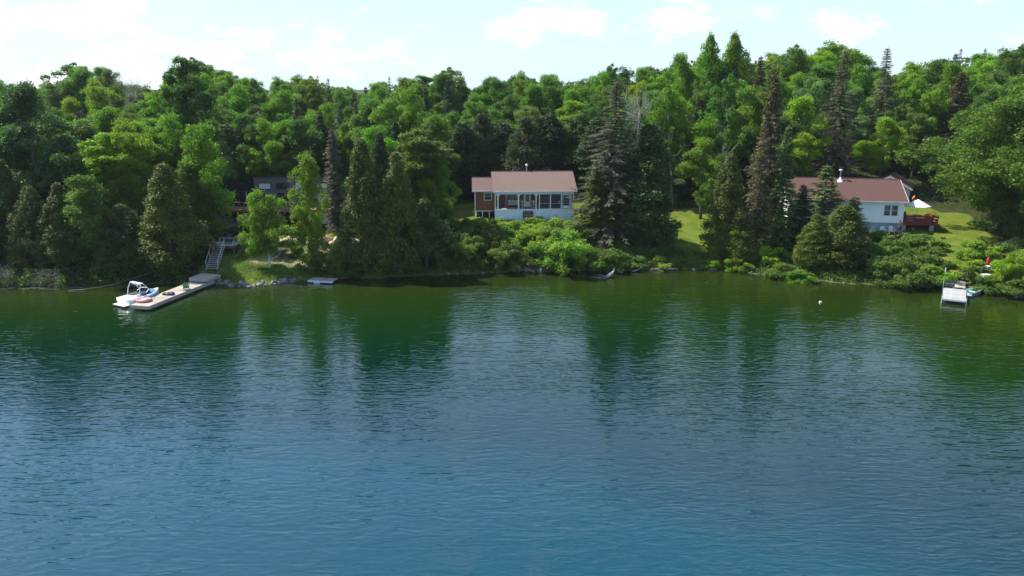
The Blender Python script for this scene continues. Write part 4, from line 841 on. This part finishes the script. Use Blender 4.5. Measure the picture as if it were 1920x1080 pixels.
# ---- people
def person(label, x, y, z, yaw, top, bottom, lean=0., arms=((.32, -.05, 1.0), (.36, -.25, .82)), h=1.0):
    g = thing('person', label, 'person', (x, y, z), yaw, None, (h, h, h))
    V = [(0, 0, .95), (0, 0, 1.12), (0, -lean * .3, 1.32), (0, -lean * .45, 1.45), (0, -lean * .55, 1.53), (0, -lean * .62 - .02, 1.63), (0, -lean * .65, 1.72)]
    Rd = [.15, .14, .165, .10, .06, .095, .08]; E = [(0, 1), (1, 2), (2, 3), (3, 4), (4, 5), (5, 6)]
    def add(p, r, par): V.append(p); Rd.append(r); E.append((par, len(V) - 1)); return len(V) - 1
    for s in (-1, 1):
        a = add((s * .10, 0, .86), .105, 0); k = add((s * .12, -.03, .48), .065, a); an = add((s * .13, .03, .09), .042, k); add((s * .14, -.14, .04), .04, an)
        sh = add((s * .19, -lean * .42, 1.41), .065, 3); el = add((s * .27, -lean * .4 - .02, 1.13), .045, sh); wr = add((s * .27, -lean * .45 - .16, .92), .03, el)
        pm = add((s * .27, -lean * .45 - .2, .85), .036, wr)
        for q in range(4): f1 = add((s * (.245 + q * .017), -lean * .45 - .22, .80), .0095, pm); add((s * (.245 + q * .017), -lean * .45 - .215, .755 + abs(q - 1) * .008), .008, f1)
        add((s * .225, -lean * .45 - .23, .84), .011, pm)
    def skin(name, V, E, Rd, m, root=0):
        me = bpy.data.meshes.new(name); me.from_pydata(V, E, []); o = bpy.data.objects.new(name, me); COL.objects.link(o); o.parent = g
        sk = o.modifiers.new('skin', 'SKIN'); o.modifiers.new('sub', 'SUBSURF').levels = 1; o.modifiers['sub'].render_levels = 1
        if not me.skin_vertices: me.attributes  # layer is created with the modifier below
        return o, me
    # body surface grown round the skeleton
    bm_ = __import__('bmesh').new(); lay = bm_.verts.layers.skin.verify(); bv = []
    for p, r in zip(V, Rd): v = bm_.verts.new(p); v[lay].radius = (r, r * .8 if r > .13 else r); bv.append(v)
    bv[0][lay].use_root = True
    for a, b in E: bm_.edges.new((bv[a], bv[b]))
    me = bpy.data.meshes.new('body'); bm_.to_mesh(me); bm_.free(); me.materials.append(M['skin']); o = bpy.data.objects.new('body', me); COL.objects.link(o); o.parent = g
    o.modifiers.new('skin', 'SKIN').use_smooth_shade = True; q = o.modifiers.new('sub', 'SUBSURF'); q.levels = 1; q.render_levels = 1
    MB().lathe([(.0, 1.79), (.07, 1.775), (.105, 1.71), (.1, 1.64), (.06, 1.6)], 10, (0, -lean * .65 + .02, 0)).build('hair', M['hair'], g, True)
    sh = MB(); sh.lathe([(.165, 1.0), (.17, .9), (.18, .84)], 12); 
    for s in (-1, 1): sh.tube([(s * .10, 0, .88), (s * .12, -.02, .52)], [.125, .10], 9, False)
    sh.build('shorts' if bottom == 'shorts' else 'trousers', M['shorts'], g, True)
    if top: MB().tube([(0, 0, .98), (0, 0, 1.12), (0, -lean * .3, 1.32), (0, -lean * .44, 1.46)], [.165, .165, .195, .10], 12).tube([(-.18, -lean * .4, 1.42), (-.25, -lean * .4, 1.2)], [.08, .065], 8).tube([(.18, -lean * .4, 1.42), (.25, -lean * .4, 1.2)], [.08, .065], 8).build('shirt', M[top], g, True)
    MB().lathe([(0, 0), (.018, .01), (0, .03)], 6, (0, -lean * .62 - .125, 1.63)).build('nose', M['skin'], g)
    return g
xx = Xat(1687, 102.2, 3.5); person('bare chested person with dark hair beside the white cottage corner', xx, 102.2, G(xx, 102.2), R(15), None, 'shorts', h=.98)
xx = Xat(1712, 115.5, 5.5); person('person in an orange shirt beyond the white umbrella', xx, 115.5, G(xx, 115.5), R(70), 'orange', 'trousers', lean=.35, h=.95)

# ================================================================== TREES ALONG THE SHORE (each placed and sized one by one)
A = at_px
A('cedar_b', 12, 92, 300, 90, 'cedar_g', 'dark cedar at the far left edge of the shore', cat='cedar', name='cedar_tree')
A('cedar_b', -40, 91, 320, 100, 'cedar', 'dark cedar just beyond the left edge', cat='cedar', name='cedar_tree')
A('maple_b', 88, 97, 160, 170, 'blue', 'tall dark broadleaf tree with leaning trunk near the left edge', name='broadleaf_tree', leanx=-4)
A('cedar_c', 58, 90, 350, 95, 'cedar', 'olive cedar below the tall dark leaning tree at left', cat='cedar', name='cedar_tree')
A('cedar_a', 112, 89.5, 345, 104, 'cedar', 'ragged cedar with yellowish low boughs left of the speedboat', cat='cedar', name='cedar_tree')
A('slim', 160, 89.5, 330, 84, 'mid', 'dark leafy tree between the ragged cedar and the bushy dark cedar', name='broadleaf_tree')
A('cedar_c', 226, 90, 385, 126, 'cedar_g', 'bushy dark cedar right behind the tall fir shaped one by the boat', cat='cedar', name='cedar_tree')
A('cedar_a', 312, 89.8, 310, 146, 'olive', 'tall cone shaped cedar standing directly behind the speedboat', cat='cedar', name='cedar_tree')
A('maple_a', 30, 101, 240, 120, 'dark', 'dark broadleaf tree behind the left edge cedars', name='broadleaf_tree')
A('maple_c', 170, 99, 300, 100, 'dark', 'shaded broadleaf tree above the bushy dark cedars', name='broadleaf_tree')
A('maple_b', 215, 104, 205, 110, 'bright', 'bright maple left of the cone shaped cedar', name='maple_tree')
A('maple_b', 262, 100, 232, 110, 'yellow', 'yellow green maple rising behind the cone shaped cedar', name='maple_tree')
A('maple_a', 330, 101, 222, 110, 'bright', 'bright maple just above the top of the cone shaped cedar', name='maple_tree')
A('poplar', 378, 112, 112, 100, 'dark', 'tallest broadleaf tree left of the dark house', name='broadleaf_tree')
A('slim', 385, 98.5, 235, 80, 'bright', 'slender maple overhanging the gravel heap', name='maple_tree', bark='dark')
A('slim', 358, 97, 300, 70, 'mid', 'small maple in the shade left of the stairs', name='maple_tree', bark='dark')
A('birch', 498, 90.4, 356, 114, 'bright', 'young birch with white trunk on the grassy bank', cat='birch', name='birch_tree', bark='birch', rz=.4, leanx=-4)
A('slim', 580, 90.5, 290, 60, 'bright', 'slim maple in front of the dark house', name='maple_tree', bark='grey')
A('spruce_thin', 628, 103, 240, 88, 'greybr', 'half dead spruce at the right end of the dark house', cat='spruce', name='spruce_tree')
A('cedar_b', 682, 91, 262, 104, 'cedar', 'tall ragged cedar right of the slim maple', cat='cedar', name='cedar_tree')
A('cedar_b', 716, 96, 250, 76, 'hemlock', 'tall cedar behind the gap between the ragged pair', cat='cedar', name='cedar_tree')
A('cedar_a', 745, 91.3, 288, 116, 'olive', 'spired cedar in the middle of the dense cedar clump', cat='cedar', name='cedar_tree')
A('cedar_c', 795, 92.6, 375, 110, 'cedar_g', 'broad low cedar overhanging the water', cat='cedar', name='cedar_tree')
A('maple_b', 782, 101, 262, 92, 'bright', 'bright oval maple above the broad low cedar', name='maple_tree')
A('slim', 824, 101, 305, 56, 'bright', 'narrow bright maple at the right side of the cedar clump', name='maple_tree')
A('maple_c', 828, 98.5, 385, 74, 'dark', 'dark rounded tree beside the cottage lawn', name='broadleaf_tree')
A('cedar_c', 640, 91, 430, 60, 'mid', 'small leafy cedar at the foot of the tall ragged one', cat='cedar', name='cedar_tree')
A('cedar_c', 922, 95.5, 412, 66, 'olive', 'small olive cedar among the bushes left of the cottage steps', cat='cedar', name='cedar_tree')
A('spruce_dying', 1150, 101, 150, 215, 'greybr', 'huge dying spruce with grey skirts right of the brown cottage', cat='spruce', name='spruce_tree', rz=1.)
A('spruce_full', 1118, 99.5, 300, 90, 'olive', 'olive spruce boughs at the left foot of the dying spruce', cat='spruce', name='spruce_tree')
A('cedar_b', 1215, 100, 232, 140, 'cedar_g', 'wide dark cedar leaning into the dying spruce', cat='cedar', name='cedar_tree')
A('cedar_c', 1238, 103, 395, 60, 'dark', 'low dark tree at the left of the mown clearing', name='broadleaf_tree')
A('maple_b', 1318, 113, 262, 96, 'bright', 'bright maple at the top of the mown clearing', name='maple_tree')
A('maple_c', 1350, 110, 290, 60, 'mid', 'smaller maple crowding the right of the clearing', name='maple_tree')
A('cedar_b', 1366, 97, 290, 92, 'cedar', 'cedar at the right edge of the mown clearing', cat='cedar', name='cedar_tree')
A('cedar_c', 1385, 96, 400, 90, 'olive', 'low olive cedar beneath the rusty spruce', cat='cedar', name='cedar_tree')
A('spruce_spire', 1436, 104, 125, 80, 'rust', 'tall rusty brown spruce with dense pointed top', cat='spruce', name='spruce_tree')
A('spruce_thin', 1424, 97.5, 222, 88, 'rust', 'shorter rusty spruce with bare trunk in front of the tallest one', cat='spruce', name='spruce_tree')
A('spruce_full', 1468, 97, 235, 84, 'fir', 'green spruce right beside the rusty pair', cat='spruce', name='spruce_tree')
A('spruce_full', 1504, 97.5, 345, 84, 'spruce', 'low dark spruce left of the white cottage roof', cat='spruce', name='spruce_tree')
A('fir_young', 1546, 99.5, 308, 130, 'fir', 'feathery green larch in front of the white cottage roof', cat='larch', name='larch_tree')
A('fir_young', 1604, 98.5, 368, 92, 'fir', 'small feathery larch against the white siding', cat='larch', name='larch_tree')
A('cedar_b', 1585, 91.5, 385, 128, 'cedar', 'broad bushy cedar at the waterline below the white cottage', cat='cedar', name='cedar_tree')
A('cedar_a', 1533, 91.5, 402, 84, 'olive', 'yellowish cedar left of the broad one below the white cottage', cat='cedar', name='cedar_tree')
A('oak', 1906, 100, 176, 350, 'oak', 'huge spreading oak overhanging the right lawn', cat='oak', name='oak_tree', bark='dark', rz=.7)
A('maple_c', 1930, 94, 330, 110, 'dark', 'dark low tree under the huge oak at the right edge', name='broadleaf_tree')
A('maple_c', 1900, 104, 330, 120, 'dark', 'shaded tree behind the trunk of the huge oak', name='broadleaf_tree')
A('maple_b', 1650, 124, 222, 92, 'yellow', 'vivid yellow green maple just behind the white cottage', name='maple_tree')
A('maple_c', 1712, 127, 215, 100, 'mid', 'rounded maple above the garage roof', name='maple_tree')
A('spruce_dying', 1562, 124, 92, 130, 'greybr', 'big grey brown spruce behind the white cottage chimney', cat='spruce', name='spruce_tree')
A('spruce_dying', 1640, 134, 88, 110, 'greybr', 'tall pointed brown spruce behind the vivid maple', cat='spruce', name='spruce_tree')
A('spruce_full', 1780, 130, 132, 84, 'brown', 'dark brown tipped spruce behind the huge oak', cat='spruce', name='spruce_tree')
A('open', 1352, 118, 145, 104, 'mid', 'airy birch crown with pale limbs above the clearing', cat='birch', name='birch_tree', bark='birch')
A('open', 1262, 120, 165, 84, 'bright', 'leaning birch with white trunk left above the clearing', cat='birch', name='birch_tree', bark='birch', leanx=-5)
A('aspen', 1319, 140, 68, 58, 'bright', 'left one of the twin tallest poplars on the skyline', cat='poplar', name='poplar_tree', bark='pale')
A('aspen', 1362, 141, 66, 66, 'bright', 'right one of the twin tallest poplars on the skyline', cat='poplar', name='poplar_tree', bark='pale')
A('maple_b', 1266, 138, 104, 84, 'bright', 'rounded bright tree left of the twin poplars', name='broadleaf_tree')
A('open', 1303, 128, 150, 70, 'mid', 'broadleaf tree with white trunk below the twin poplars', name='broadleaf_tree', bark='birch')
A('bare', 1192, 122, 160, 80, 'mid', 'leafless grey tree right of the dying spruce top', name='bare_tree', bark='pale')
A('bare', 266, 150, 140, 60, 'mid', 'leafless tree top on the skyline at left', name='bare_tree', bark='pale')
A('maple_a', 770, 116, 172, 120, 'bright', 'wide branching maple with dark limbs above the cedar clump', name='maple_tree', bark='dark')
A('maple_b', 700, 118, 190, 110, 'mid', 'rounded tree behind the tall ragged cedar', name='broadleaf_tree')
for i, (px, yt, w) in enumerate(((868, 230, 90), (905, 215, 95), (945, 232, 90), (985, 222, 100), (1030, 215, 100), (1075, 225, 100), (1120, 220, 90))):
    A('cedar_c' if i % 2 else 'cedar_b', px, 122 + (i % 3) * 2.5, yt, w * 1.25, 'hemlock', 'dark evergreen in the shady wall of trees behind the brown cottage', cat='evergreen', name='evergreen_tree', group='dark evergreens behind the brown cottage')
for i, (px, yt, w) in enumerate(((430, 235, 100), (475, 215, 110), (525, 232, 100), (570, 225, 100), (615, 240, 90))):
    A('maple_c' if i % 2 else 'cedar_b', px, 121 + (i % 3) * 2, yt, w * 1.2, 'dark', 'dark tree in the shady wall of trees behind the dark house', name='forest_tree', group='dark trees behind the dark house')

# ---- the wooded hill behind
sky_pts = [(-200, 150), (0, 150), (60, 158), (110, 165), (150, 128), (200, 128), (240, 160), (300, 160), (345, 125), (400, 122), (440, 135), (500, 158), (560, 138), (620, 155), (680, 160), (740, 150), (800, 145), (850, 138), (885, 165), (930, 145), (1000, 138), (1060, 142), (1105, 150), (1140, 130), (1200, 135), (1235, 120), (1270, 108), (1340, 100), (1400, 108), (1480, 100), (1530, 86), (1580, 86), (1620, 118), (1700, 128), (1740, 105), (1800, 100), (1860, 105), (1900, 84), (2100, 85)]
skx = [a for a, b in sky_pts]; sky_ = [b for a, b in sky_pts]
zones = ((-21, 'behind the dark house', 'on the left'), (14, 'behind the brown cottage', 'in the middle'), (31, 'behind the mown clearing', ''), (999, 'behind the white cottage', 'on the right'))
def blocked(x, y, r=3):
    if y - shoreY(x) < 4: return True
    for a, b, c, d in ((-42, -19, 85, 119), (-12, 13.5, 80, 124.5), (12.5, 34, 85, 120), (33, 63, 80, 122), (62, 78, 80, 104), (46, 66, 108, 127)):
        if a < x < b and c < y < d: return True
    return False
pts = []
y = 99.
while y < 176:
    hw = .66 * y + 10; x = -hw
    step = 5.2 if y < 130 else 6.3
    while x < hw:
        xx_, yy_ = x + rng.uniform(-2, 2), y + rng.uniform(-2.2, 2.2)
        if not blocked(xx_, yy_): pts.append((xx_, yy_))
        x += step
    y += 5.0 if y < 120 else 8.0
pts = [pts[i] for i in rng.permutation(len(pts))]
kinds = ['maple_a', 'maple_b', 'maple_c', 'maple_b', 'open', 'maple_a', 'poplar']
words = dict(bright='bright green', yellow='yellow green', mid='mid green', dark='dark green', blue='bluish green', pale='pale green', spruce='dark', greybr='grey brown')
for x, y in pts:
    g = G(x, y); px = 960 + F * x / (y * cp + (CAMH - g - 8) * sp_); s = float(np.interp(px, skx, sky_))
    front = 232 if px < 1150 else 205
    yt = s + (front - s) * max(0, min(1, (150 - y) / 34)) ** .9 + (rng.uniform(-14, 22) if y < 150 else rng.uniform(-6, 16))
    if px < 60 or px > 1860: yt = min(yt, s + 60)
    h = max(7.5, min(26, Zat(yt, y) - g)); conif = rng.uniform() < ((.13 if y < 150 else .07) if abs(px - 740) > 130 else .3)
    z = next(i for i, q in enumerate(zones) if x < q[0]); where = zones[z][1]
    if conif:
        k = rng.choice(['spruce_full', 'spruce_full', 'spruce_thin', 'spruce_spire']); c = 'greybr' if rng.uniform() < .25 else 'spruce'; w = h * rng.uniform(.34, .46); h *= 1.04
        plant(str(k), x, y, h, w, c, f'{words[c]} spruce on the wooded hill {where}', cat='spruce', name='spruce_tree', group=f'{words[c]} spruces on the hill {where}', bark='dark', wob=.15)
    else:
        k = str(rng.choice(kinds)); k = 'maple_a' if (k == 'poplar' and h < 13) else k
        pr = [.34, .17, .25, .12, .05, .07] if px > 1150 or px < 700 else [.22, .08, .34, .24, .08, .04]
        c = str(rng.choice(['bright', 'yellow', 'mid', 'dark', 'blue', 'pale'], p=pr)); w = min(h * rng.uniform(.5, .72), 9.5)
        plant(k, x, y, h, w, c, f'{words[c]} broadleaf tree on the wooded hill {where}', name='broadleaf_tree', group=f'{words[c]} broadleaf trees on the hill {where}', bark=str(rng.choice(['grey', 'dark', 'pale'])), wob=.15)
print('hill trees', len(pts))
for px, yt, k, c, w, lab in ((735, 143, 'spruce_thin', 'spruce', 34, 'thin dark spruce top breaking the skyline above the cedar clump'), (840, 130, 'open', 'pale', 90, 'pale hazy crown on the skyline left of the brown cottage'), (1145, 124, 'open', 'dark', 60, 'open dark crown on the skyline above the dying spruce'), (1776, 90, 'spruce_thin', 'spruce', 40, 'dark spruce tip on the right skyline, first from the brown tipped one'), (1820, 90, 'spruce_thin', 'greybr', 50, 'pale thin spruce tip on the right skyline'), (165, 122, 'open', 'dark', 120, 'dark spreading crown standing above the left skyline'), (372, 112, 'open', 'blue', 90, 'high domed crown above the skyline left of the dark house'), (604, 140, 'spruce_thin', 'greybr', 30, 'small bare spruce tip on the skyline above the dark house'), (1900, 82, 'maple_b', 'mid', 90, 'tall green crown at the right end of the skyline'), (1545, 84, 'maple_a', 'bright', 120, 'broad bright crown on the skyline behind the grey brown spruce')):
    A(k, px, 160, yt, w, c, lab, name='skyline_tree', cat='tree')

# far-off wood on the ridge: reads as one mass
r_ = np.random.default_rng(11); nl = 420; lx_ = r_.uniform(-175, 175, nl); ly_ = r_.uniform(182, 206, nl); pxs = 960 + F * lx_ / (ly_ * cp)
top = CAMH + np.array([ray(960, float(np.interp(a, skx, sky_)) + 8)[2] / ray(960, 150)[1] for a in pxs]) * ly_; gb = ground(lx_, ly_)
n = 110000; k = r_.integers(0, nl, n); tt = r_.uniform(0, 1, n) ** .6; rad = 4.2 * np.sqrt(1.02 - tt ** 2 * .96) * r_.uniform(.6, 1.05, n); an = r_.uniform(0, 6.283, n)
pos = np.stack([lx_[k] + np.cos(an) * rad, ly_[k] + np.sin(an) * rad, gb[k] + (np.maximum(top[k], gb[k] + 9) - r_.uniform(0, 2.5, nl)[k] - gb[k]) * tt], 1)
nr = np.stack([np.cos(an), np.sin(an), .5 + 0 * an], 1) + r_.normal(size=(n, 3)) * .5; nr /= np.linalg.norm(nr, axis=1)[:, None]
o = bpy.data.objects.new('distant_wood', leaf_mesh('distant_wood', pos, nr, .75, .5, r_.uniform(.7, 1.3, nl)[k] * r_.uniform(.75, 1.25, n), LEAF)); COL.objects.link(o); o.color = (*C_['mid'], 1); tag(o, 'far wood closing the ridge beyond the hill trees', 'woodland', kind='stuff')

# ================================================================== BUSHES
B = lambda key, px, py, h, wpx, col, label, z=None, **kw: (lambda p: plant(key, p[0], p[1], h, wpx * (p[1] * cp + 12 * sp_) / F, col, label, cat='bush', name='bush', sink=.3, **kw))(Gat(px, py))
B('bush_c', 1052, 500, 4.4, 150, 'bush', 'biggest bright bush below the brown cottage')
B('bush_c', 1030, 468, 3.4, 125, 'bush', 'bright bush directly below the cottage steps')
B('bush_a', 1090, 440, 3.0, 100, 'bush', 'bright bush against the right end of the porch')
B('bush_a', 1000, 428, 1.6, 70, 'bush', 'low bright bush touching the porch skirt')
B('bush_c', 952, 500, 3.0, 90, 'mid', 'green bush at the waterline below the porch')
B('bush_c', 962, 460, 3.0, 100, 'bush', 'bright bush below the left half of the porch')
B('bush_a', 905, 438, 2.2, 90, 'bush', 'bright low bush below the cottage side wing')
B('bush_c', 880, 492, 3.4, 100, 'mid', 'dull green bush between the cedar clump and the olive cedar')
B('bush_c', 868, 455, 3.0, 90, 'mid', 'green bush at the foot of the cottage lawn')
B('bush_b', 915, 403, 1.1, 26, 'mid', 'small bush against the side wing foundation post'); B('bush_b', 898, 405, 1.1, 24, 'dark', 'small dark bush at the outer corner of the side wing')
B('bush_b', 930, 412, .9, 18, 'dark', 'tiny dark bush at the porch corner post'); B('bush_b', 1010, 414, .8, 20, 'mid', 'tiny bush beside the cottage steps')
B('bush_a', 1145, 503, 2.6, 76, 'mid', 'green bush above the driftwood stump')
B('bush_b', 1190, 500, 1.4, 50, 'mid', 'low bush below the dying spruce'); B('bush_b', 1232, 498, 1.2, 60, 'bush', 'bright low bush by the beached log'); B('bush_b', 1280, 498, 1.0, 55, 'mid', 'low dull bush at the shore of the clearing')
B('bush_b', 1335, 498, 1.1, 50, 'yellow', 'yellow green low bush at the right shore of the clearing'); B('bush_b', 1262, 478, 1.3, 26, 'dark', 'small dark bush alone in the clearing shade')
B('bush_a', 1380, 503, 1.6, 60, 'yellow', 'yellow green bush under the olive cedar'); B('bush_b', 1455, 495, 2.2, 70, 'yellow', 'yellow green bush beneath the green spruce'); B('bush_a', 1470, 520, 1.8, 70, 'mid', 'green bush at the water below the green spruce')
B('bush_a', 1500, 528, 1.6, 60, 'bright', 'bright bush at the water left of the broad cedar')
B('bush_c', 1690, 532, 3.4, 120, 'mid', 'large green bush at the waterline left of the boardwalk'); B('bush_a', 1745, 534, 2.4, 76, 'bush', 'bright bush touching the boardwalk')
B('bush_c', 1665, 495, 3.2, 100, 'mid', 'green bush between the white chairs and the water'); B('bush_a', 1735, 500, 2.6, 76, 'mid', 'green bush in the middle of the right bank'); B('bush_a', 1725, 472, 2.4, 84, 'mid', 'rounded green bush below the red deck')
B('bush_a', 1650, 462, 2.2, 60, 'mid', 'green bush in front of the leftmost white chair'); B('bush_b', 1640, 520, 2.2, 70, 'dark', 'dark bush under the broad cedar side')
B('bush_b', 1690, 450, 1.15, 34, 'purple', 'dark purple leaved bush in front of the person', )
B('bush_a', 1828, 484, 2.2, 72, 'bush', 'bright dome shaped bush on the right lawn'); B('bush_b', 1815, 503, 1.4, 60, 'yellow', 'low yellow green bush in front of the dome shaped one')
B('bush_b', 1818, 528, 2.0, 46, 'mid', 'round green bush between the boardwalk and the rowboat'); B('bush_c', 1893, 535, 3.4, 84, 'yellow', 'large yellow green bush beside the red umbrella')
B('bush_c', 1935, 520, 4.0, 100, 'bush', 'tall bright bush at the right edge'); B('bush_a', 1860, 545, 1.8, 70, 'mid', 'green bush overhanging the water right of the rowboat'); B('bush_a', 1905, 552, 1.8, 80, 'mid', 'green bush at the water in the right corner'); B('bush_a', 1900, 480, 2.4, 70, 'pale', 'pale bush under the oak at the right edge')
B('bush_b', 1770, 448, 0.5, 14, 'dark', 'tiny dark plant on the right lawn')
B('bush_a', 600, 505, 2.2, 70, 'mid', 'green bush at the foot of the slim maple'); B('bush_a', 640, 495, 2.4, 60, 'mid', 'green bush right of the boulder row end'); B('bush_a', 655, 515, 1.8, 60, 'dark', 'dark bush between the raft and the ragged cedar')
B('bush_b', 430, 440, 1.2, 50, 'dark', 'dark bush behind the stair platform'); B('bush_b', 395, 442, 1.4, 46, 'mid', 'green bush left behind the stair platform'); B('bush_b', 548, 478, 1.3, 50, 'mid', 'small bush just below the boulders'); B('bush_b', 590, 442, 1.6, 40, 'bright', 'bright bush behind the boulder row')
B('bush_b', 420, 520, .9, 26, 'bright', 'tuft of bright weeds beside the landing')
# dead brush at far left
for px, h in ((8, 3.2), (95, 2.4)):
    p = Gat(px, 532); t = thing('dead_brush', 'bleached tangle of dead boughs at the ' + ('left edge of the waterline' if px < 50 else 'foot of the ragged cedar'), 'dead brush', p); b = MB()
    for k in range(110):
        a = rng.uniform(0, 6.28); o = Vector((rng.uniform(-1.4, 1.4), rng.uniform(-.5, .5), rng.uniform(0, h * .7))); d = Vector((math.cos(a), math.sin(a) - .5, rng.uniform(-.5, .6))); b.tube([o, o + d * .6, o + d * 1.2 + Vector((0, 0, -.35))], [.014, .01, .005], 3, False)
    b.build('bough', M['drift'], t, kind='stuff')

# ================================================================== ROCKS
def rock_mesh(name, m, seed):
    r = np.random.default_rng(seed); import bmesh
    bm = bmesh.new(); bmesh.ops.create_icosphere(bm, subdivisions=2, radius=1)
    k = [Vector(r.normal(size=3)).normalized() for _ in range(7)]
    for v in bm.verts:
        p = v.co.copy()
        for q in k:
            e = p.dot(q) - .62
            if e > 0: p -= q * e * .85
        v.co = p * (1 + r.uniform(-.05, .05))
    me = bpy.data.meshes.new(name); bm.to_mesh(me); bm.free(); me.materials.append(m); return me
RK = [rock_mesh('rock', M['rock'], i) for i in range(4)]; BO = [rock_mesh('boulder', M['boulder'], i + 20) for i in range(3)]
def rock(me, x, y, z, s, name, label, group):
    o = bpy.data.objects.new(name, me); COL.objects.link(o); o.location = (x, y, z); o.scale = (s[0], s[1], s[2]); o.rotation_euler = (rng.uniform(-.3, .3), rng.uniform(-.3, .3), rng.uniform(0, 6.28)); tag(o, label, 'rock', group)
for k in range(74):
    px = rng.uniform(408, 560); x = Xat(px, 88, 0); y = float(shoreY(x)) + rng.uniform(-.25, .75); s = rng.uniform(.12, .28)
    rock(RK[k % 4], x, y, max(G(x, y), -.02) + .06, (s * 1.2, s, s * .75), 'rock', 'grey rock in the band of stones edging the grassy bank', 'grey rocks along the grassy bank')
for k in range(40):
    px = rng.uniform(965, 1015) if k < 22 else rng.uniform(840, 1110); x = Xat(px, 93, 0); y = float(shoreY(x)) + rng.uniform(-.1, .5); s = rng.uniform(.12, .34 if k < 22 else .2)
    rock(RK[k % 4], x, y, max(G(x, y), 0) + .05, (s * 1.2, s, s * .75), 'rock', 'pale rock at the waterline below the brown cottage bushes', 'rocks at the waterline below the brown cottage')
for k in range(46):
    px = rng.uniform(1195, 1900); x = Xat(px, 90, 0); y = float(shoreY(x)) + rng.uniform(-.1, .5); s = rng.uniform(.1, .24)
    if 1760 < px < 1805: continue
    rock(RK[k % 4], x, y, max(G(x, y), 0) + .04, (s * 1.3, s, s * .7), 'rock', 'small grey rock at the waterline right of the dying spruce', 'small rocks along the right shore')
for k, (px, py, s) in enumerate(((497, 452, .5), (515, 456, .6), (528, 452, .5), (543, 450, .75), (552, 455, .65), (566, 452, .6), (580, 455, .5), (592, 452, .6), (607, 452, .95), (624, 458, .6), (637, 452, 1.0), (652, 455, .8), (668, 456, .8), (505, 447, .4), (559, 447, .45), (618, 447, .5), (617, 468, .45))):
    p = Gat(px, py + 4); rock(BO[k % 3], p[0], p[1], p[2] + s * .4, (s * 1.15, s, s * .8), 'boulder', 'tan boulder in the retaining row below the dark house', 'tan boulders below the dark house')
for k in range(16):
    px, py = rng.uniform(440, 545), rng.uniform(500, 524); p = Gat(px, py); s = rng.uniform(.1, .2); rock(RK[k % 4], p[0], p[1], p[2] + .04, (s, s, s * .6), 'rock', 'small stone scattered on the dirt bank by the birch', 'small stones on the dirt bank')
# gravel heap beside the dark house
p = Gat(402, 430); hb = MB(); n = 16
for i in range(n + 1):
    for j in range(n + 1):
        u, v = i / n * 2 - 1, j / n * 2 - 1; hb.v.append((u * 2.6, v * 2.4, max(-.3, 1.7 * (1 - (u * u + v * v) ** .8)) + rng.uniform(-.1, .1)))
hb.f = [(i * (n + 1) + j, (i + 1) * (n + 1) + j, (i + 1) * (n + 1) + j + 1, i * (n + 1) + j + 1) for i in range(n) for j in range(n)]
gh = hb.build('gravel_heap', M['gravel'], None, True); gh.location = (p[0] - .2, p[1] + 2.6, p[2]); tag(gh, 'pale heap of gravel left of the cedar deck', 'gravel heap')
for k, a in enumerate((.3, -.2, .5, .1)):
    lg = thing('cut_log', 'bleached cut log lying on the gravel heap', 'log', (p[0] + .6 + k * .25, p[1] + .6 + k * .35, p[2] + .35 + k * .22), a, 'cut logs on the gravel heap'); MB().tube([(-.9, 0, 0), (.9, 0, .05)], [.12, .1], 7).build('trunk', M['drift'], lg)

# ================================================================== GROUND COVER
def scatter(name, n, xr, yr, mask, hgt, size, col, label, cat='plants', wd=.45, seed=3, shore=None):
    r = np.random.default_rng(seed); x = r.uniform(*xr, n)
    y = r.uniform(*yr, n) if shore is None else shoreY(x) + r.uniform(*shore, n)
    k = mask(x, y) > r.uniform(size=n); x, y = x[k], y[k]; z = ground(x, y)
    pos = np.stack([x, y, z + r.uniform(0, 1, len(x)) ** 1.5 * hgt * (.4 + .6 * np.sin(x * 1.7 + y) ** 2)], 1)
    nr = r.normal(size=(len(x), 3)) * .6 + np.array([0, -.2, .7]); nr /= np.linalg.norm(nr, axis=1)[:, None]
    v = r.uniform(.6, 1.35, len(x)) * (.85 + .3 * np.sin(x * .8) * np.sin(y * 1.1))
    me = leaf_mesh(name, pos, nr, size, size * wd, v, LEAF); o = bpy.data.objects.new(name, me); COL.objects.link(o); o.color = (*C_[col], 1); tag(o, label, cat, kind='stuff'); return o
hole = lambda x, y: ~((np.abs(x + 34.5) < 1.8) & (y < 96)) & ~((np.abs(x - 50.5) < 1.6) & (y < 91))
scatter('shore_plants', 60000, (-15, 75), None, lambda x, y: hole(x, y) * 1. * (rng.uniform(size=len(x)) < .8), .8, .26, 'mid', 'leafy weeds and low plants along the right and middle bank', shore=(.2, 4.5))
scatter('bank_grass', 30000, (-32.5, -18), (87, 100.5), lambda x, y: hole(x, y) * np.clip((y - shoreY(x)) > .7, 0, 1) * (1 - dirt_mask(x, y) * 1.15), .3, .20, 'bright', 'rough grass and weeds growing on the bank by the birch', cat='grass', wd=.3, seed=4)
scatter('forest_undergrowth', 70000, (-110, 120), (92, 145), lambda x, y: (lawn_mask(x, y) < .05) * ((y - shoreY(x)) > 1.) * hole(x, y) * (1 - box_mask(x, y, -42, -18, 86, 117, .5)) * (1 - box_mask(x, y, 34, 60, 98, 118, .5)) * (1 - box_mask(x, y, -6, 10, 102, 114, .5)), 1.1, .34, 'dark', 'dark ferns and saplings covering the forest floor', seed=5)
scatter('shore_undergrowth', 16000, (-75, -36.6), None, lambda x, y: x * 0 + 1, 1.2, .28, 'dark', 'dark undergrowth under the cedars on the left shore', seed=6, shore=(.1, 3))

hb_ = MB().box(*HAZE).build('haze', hm_); tag(hb_, None, None, kind='stuff')
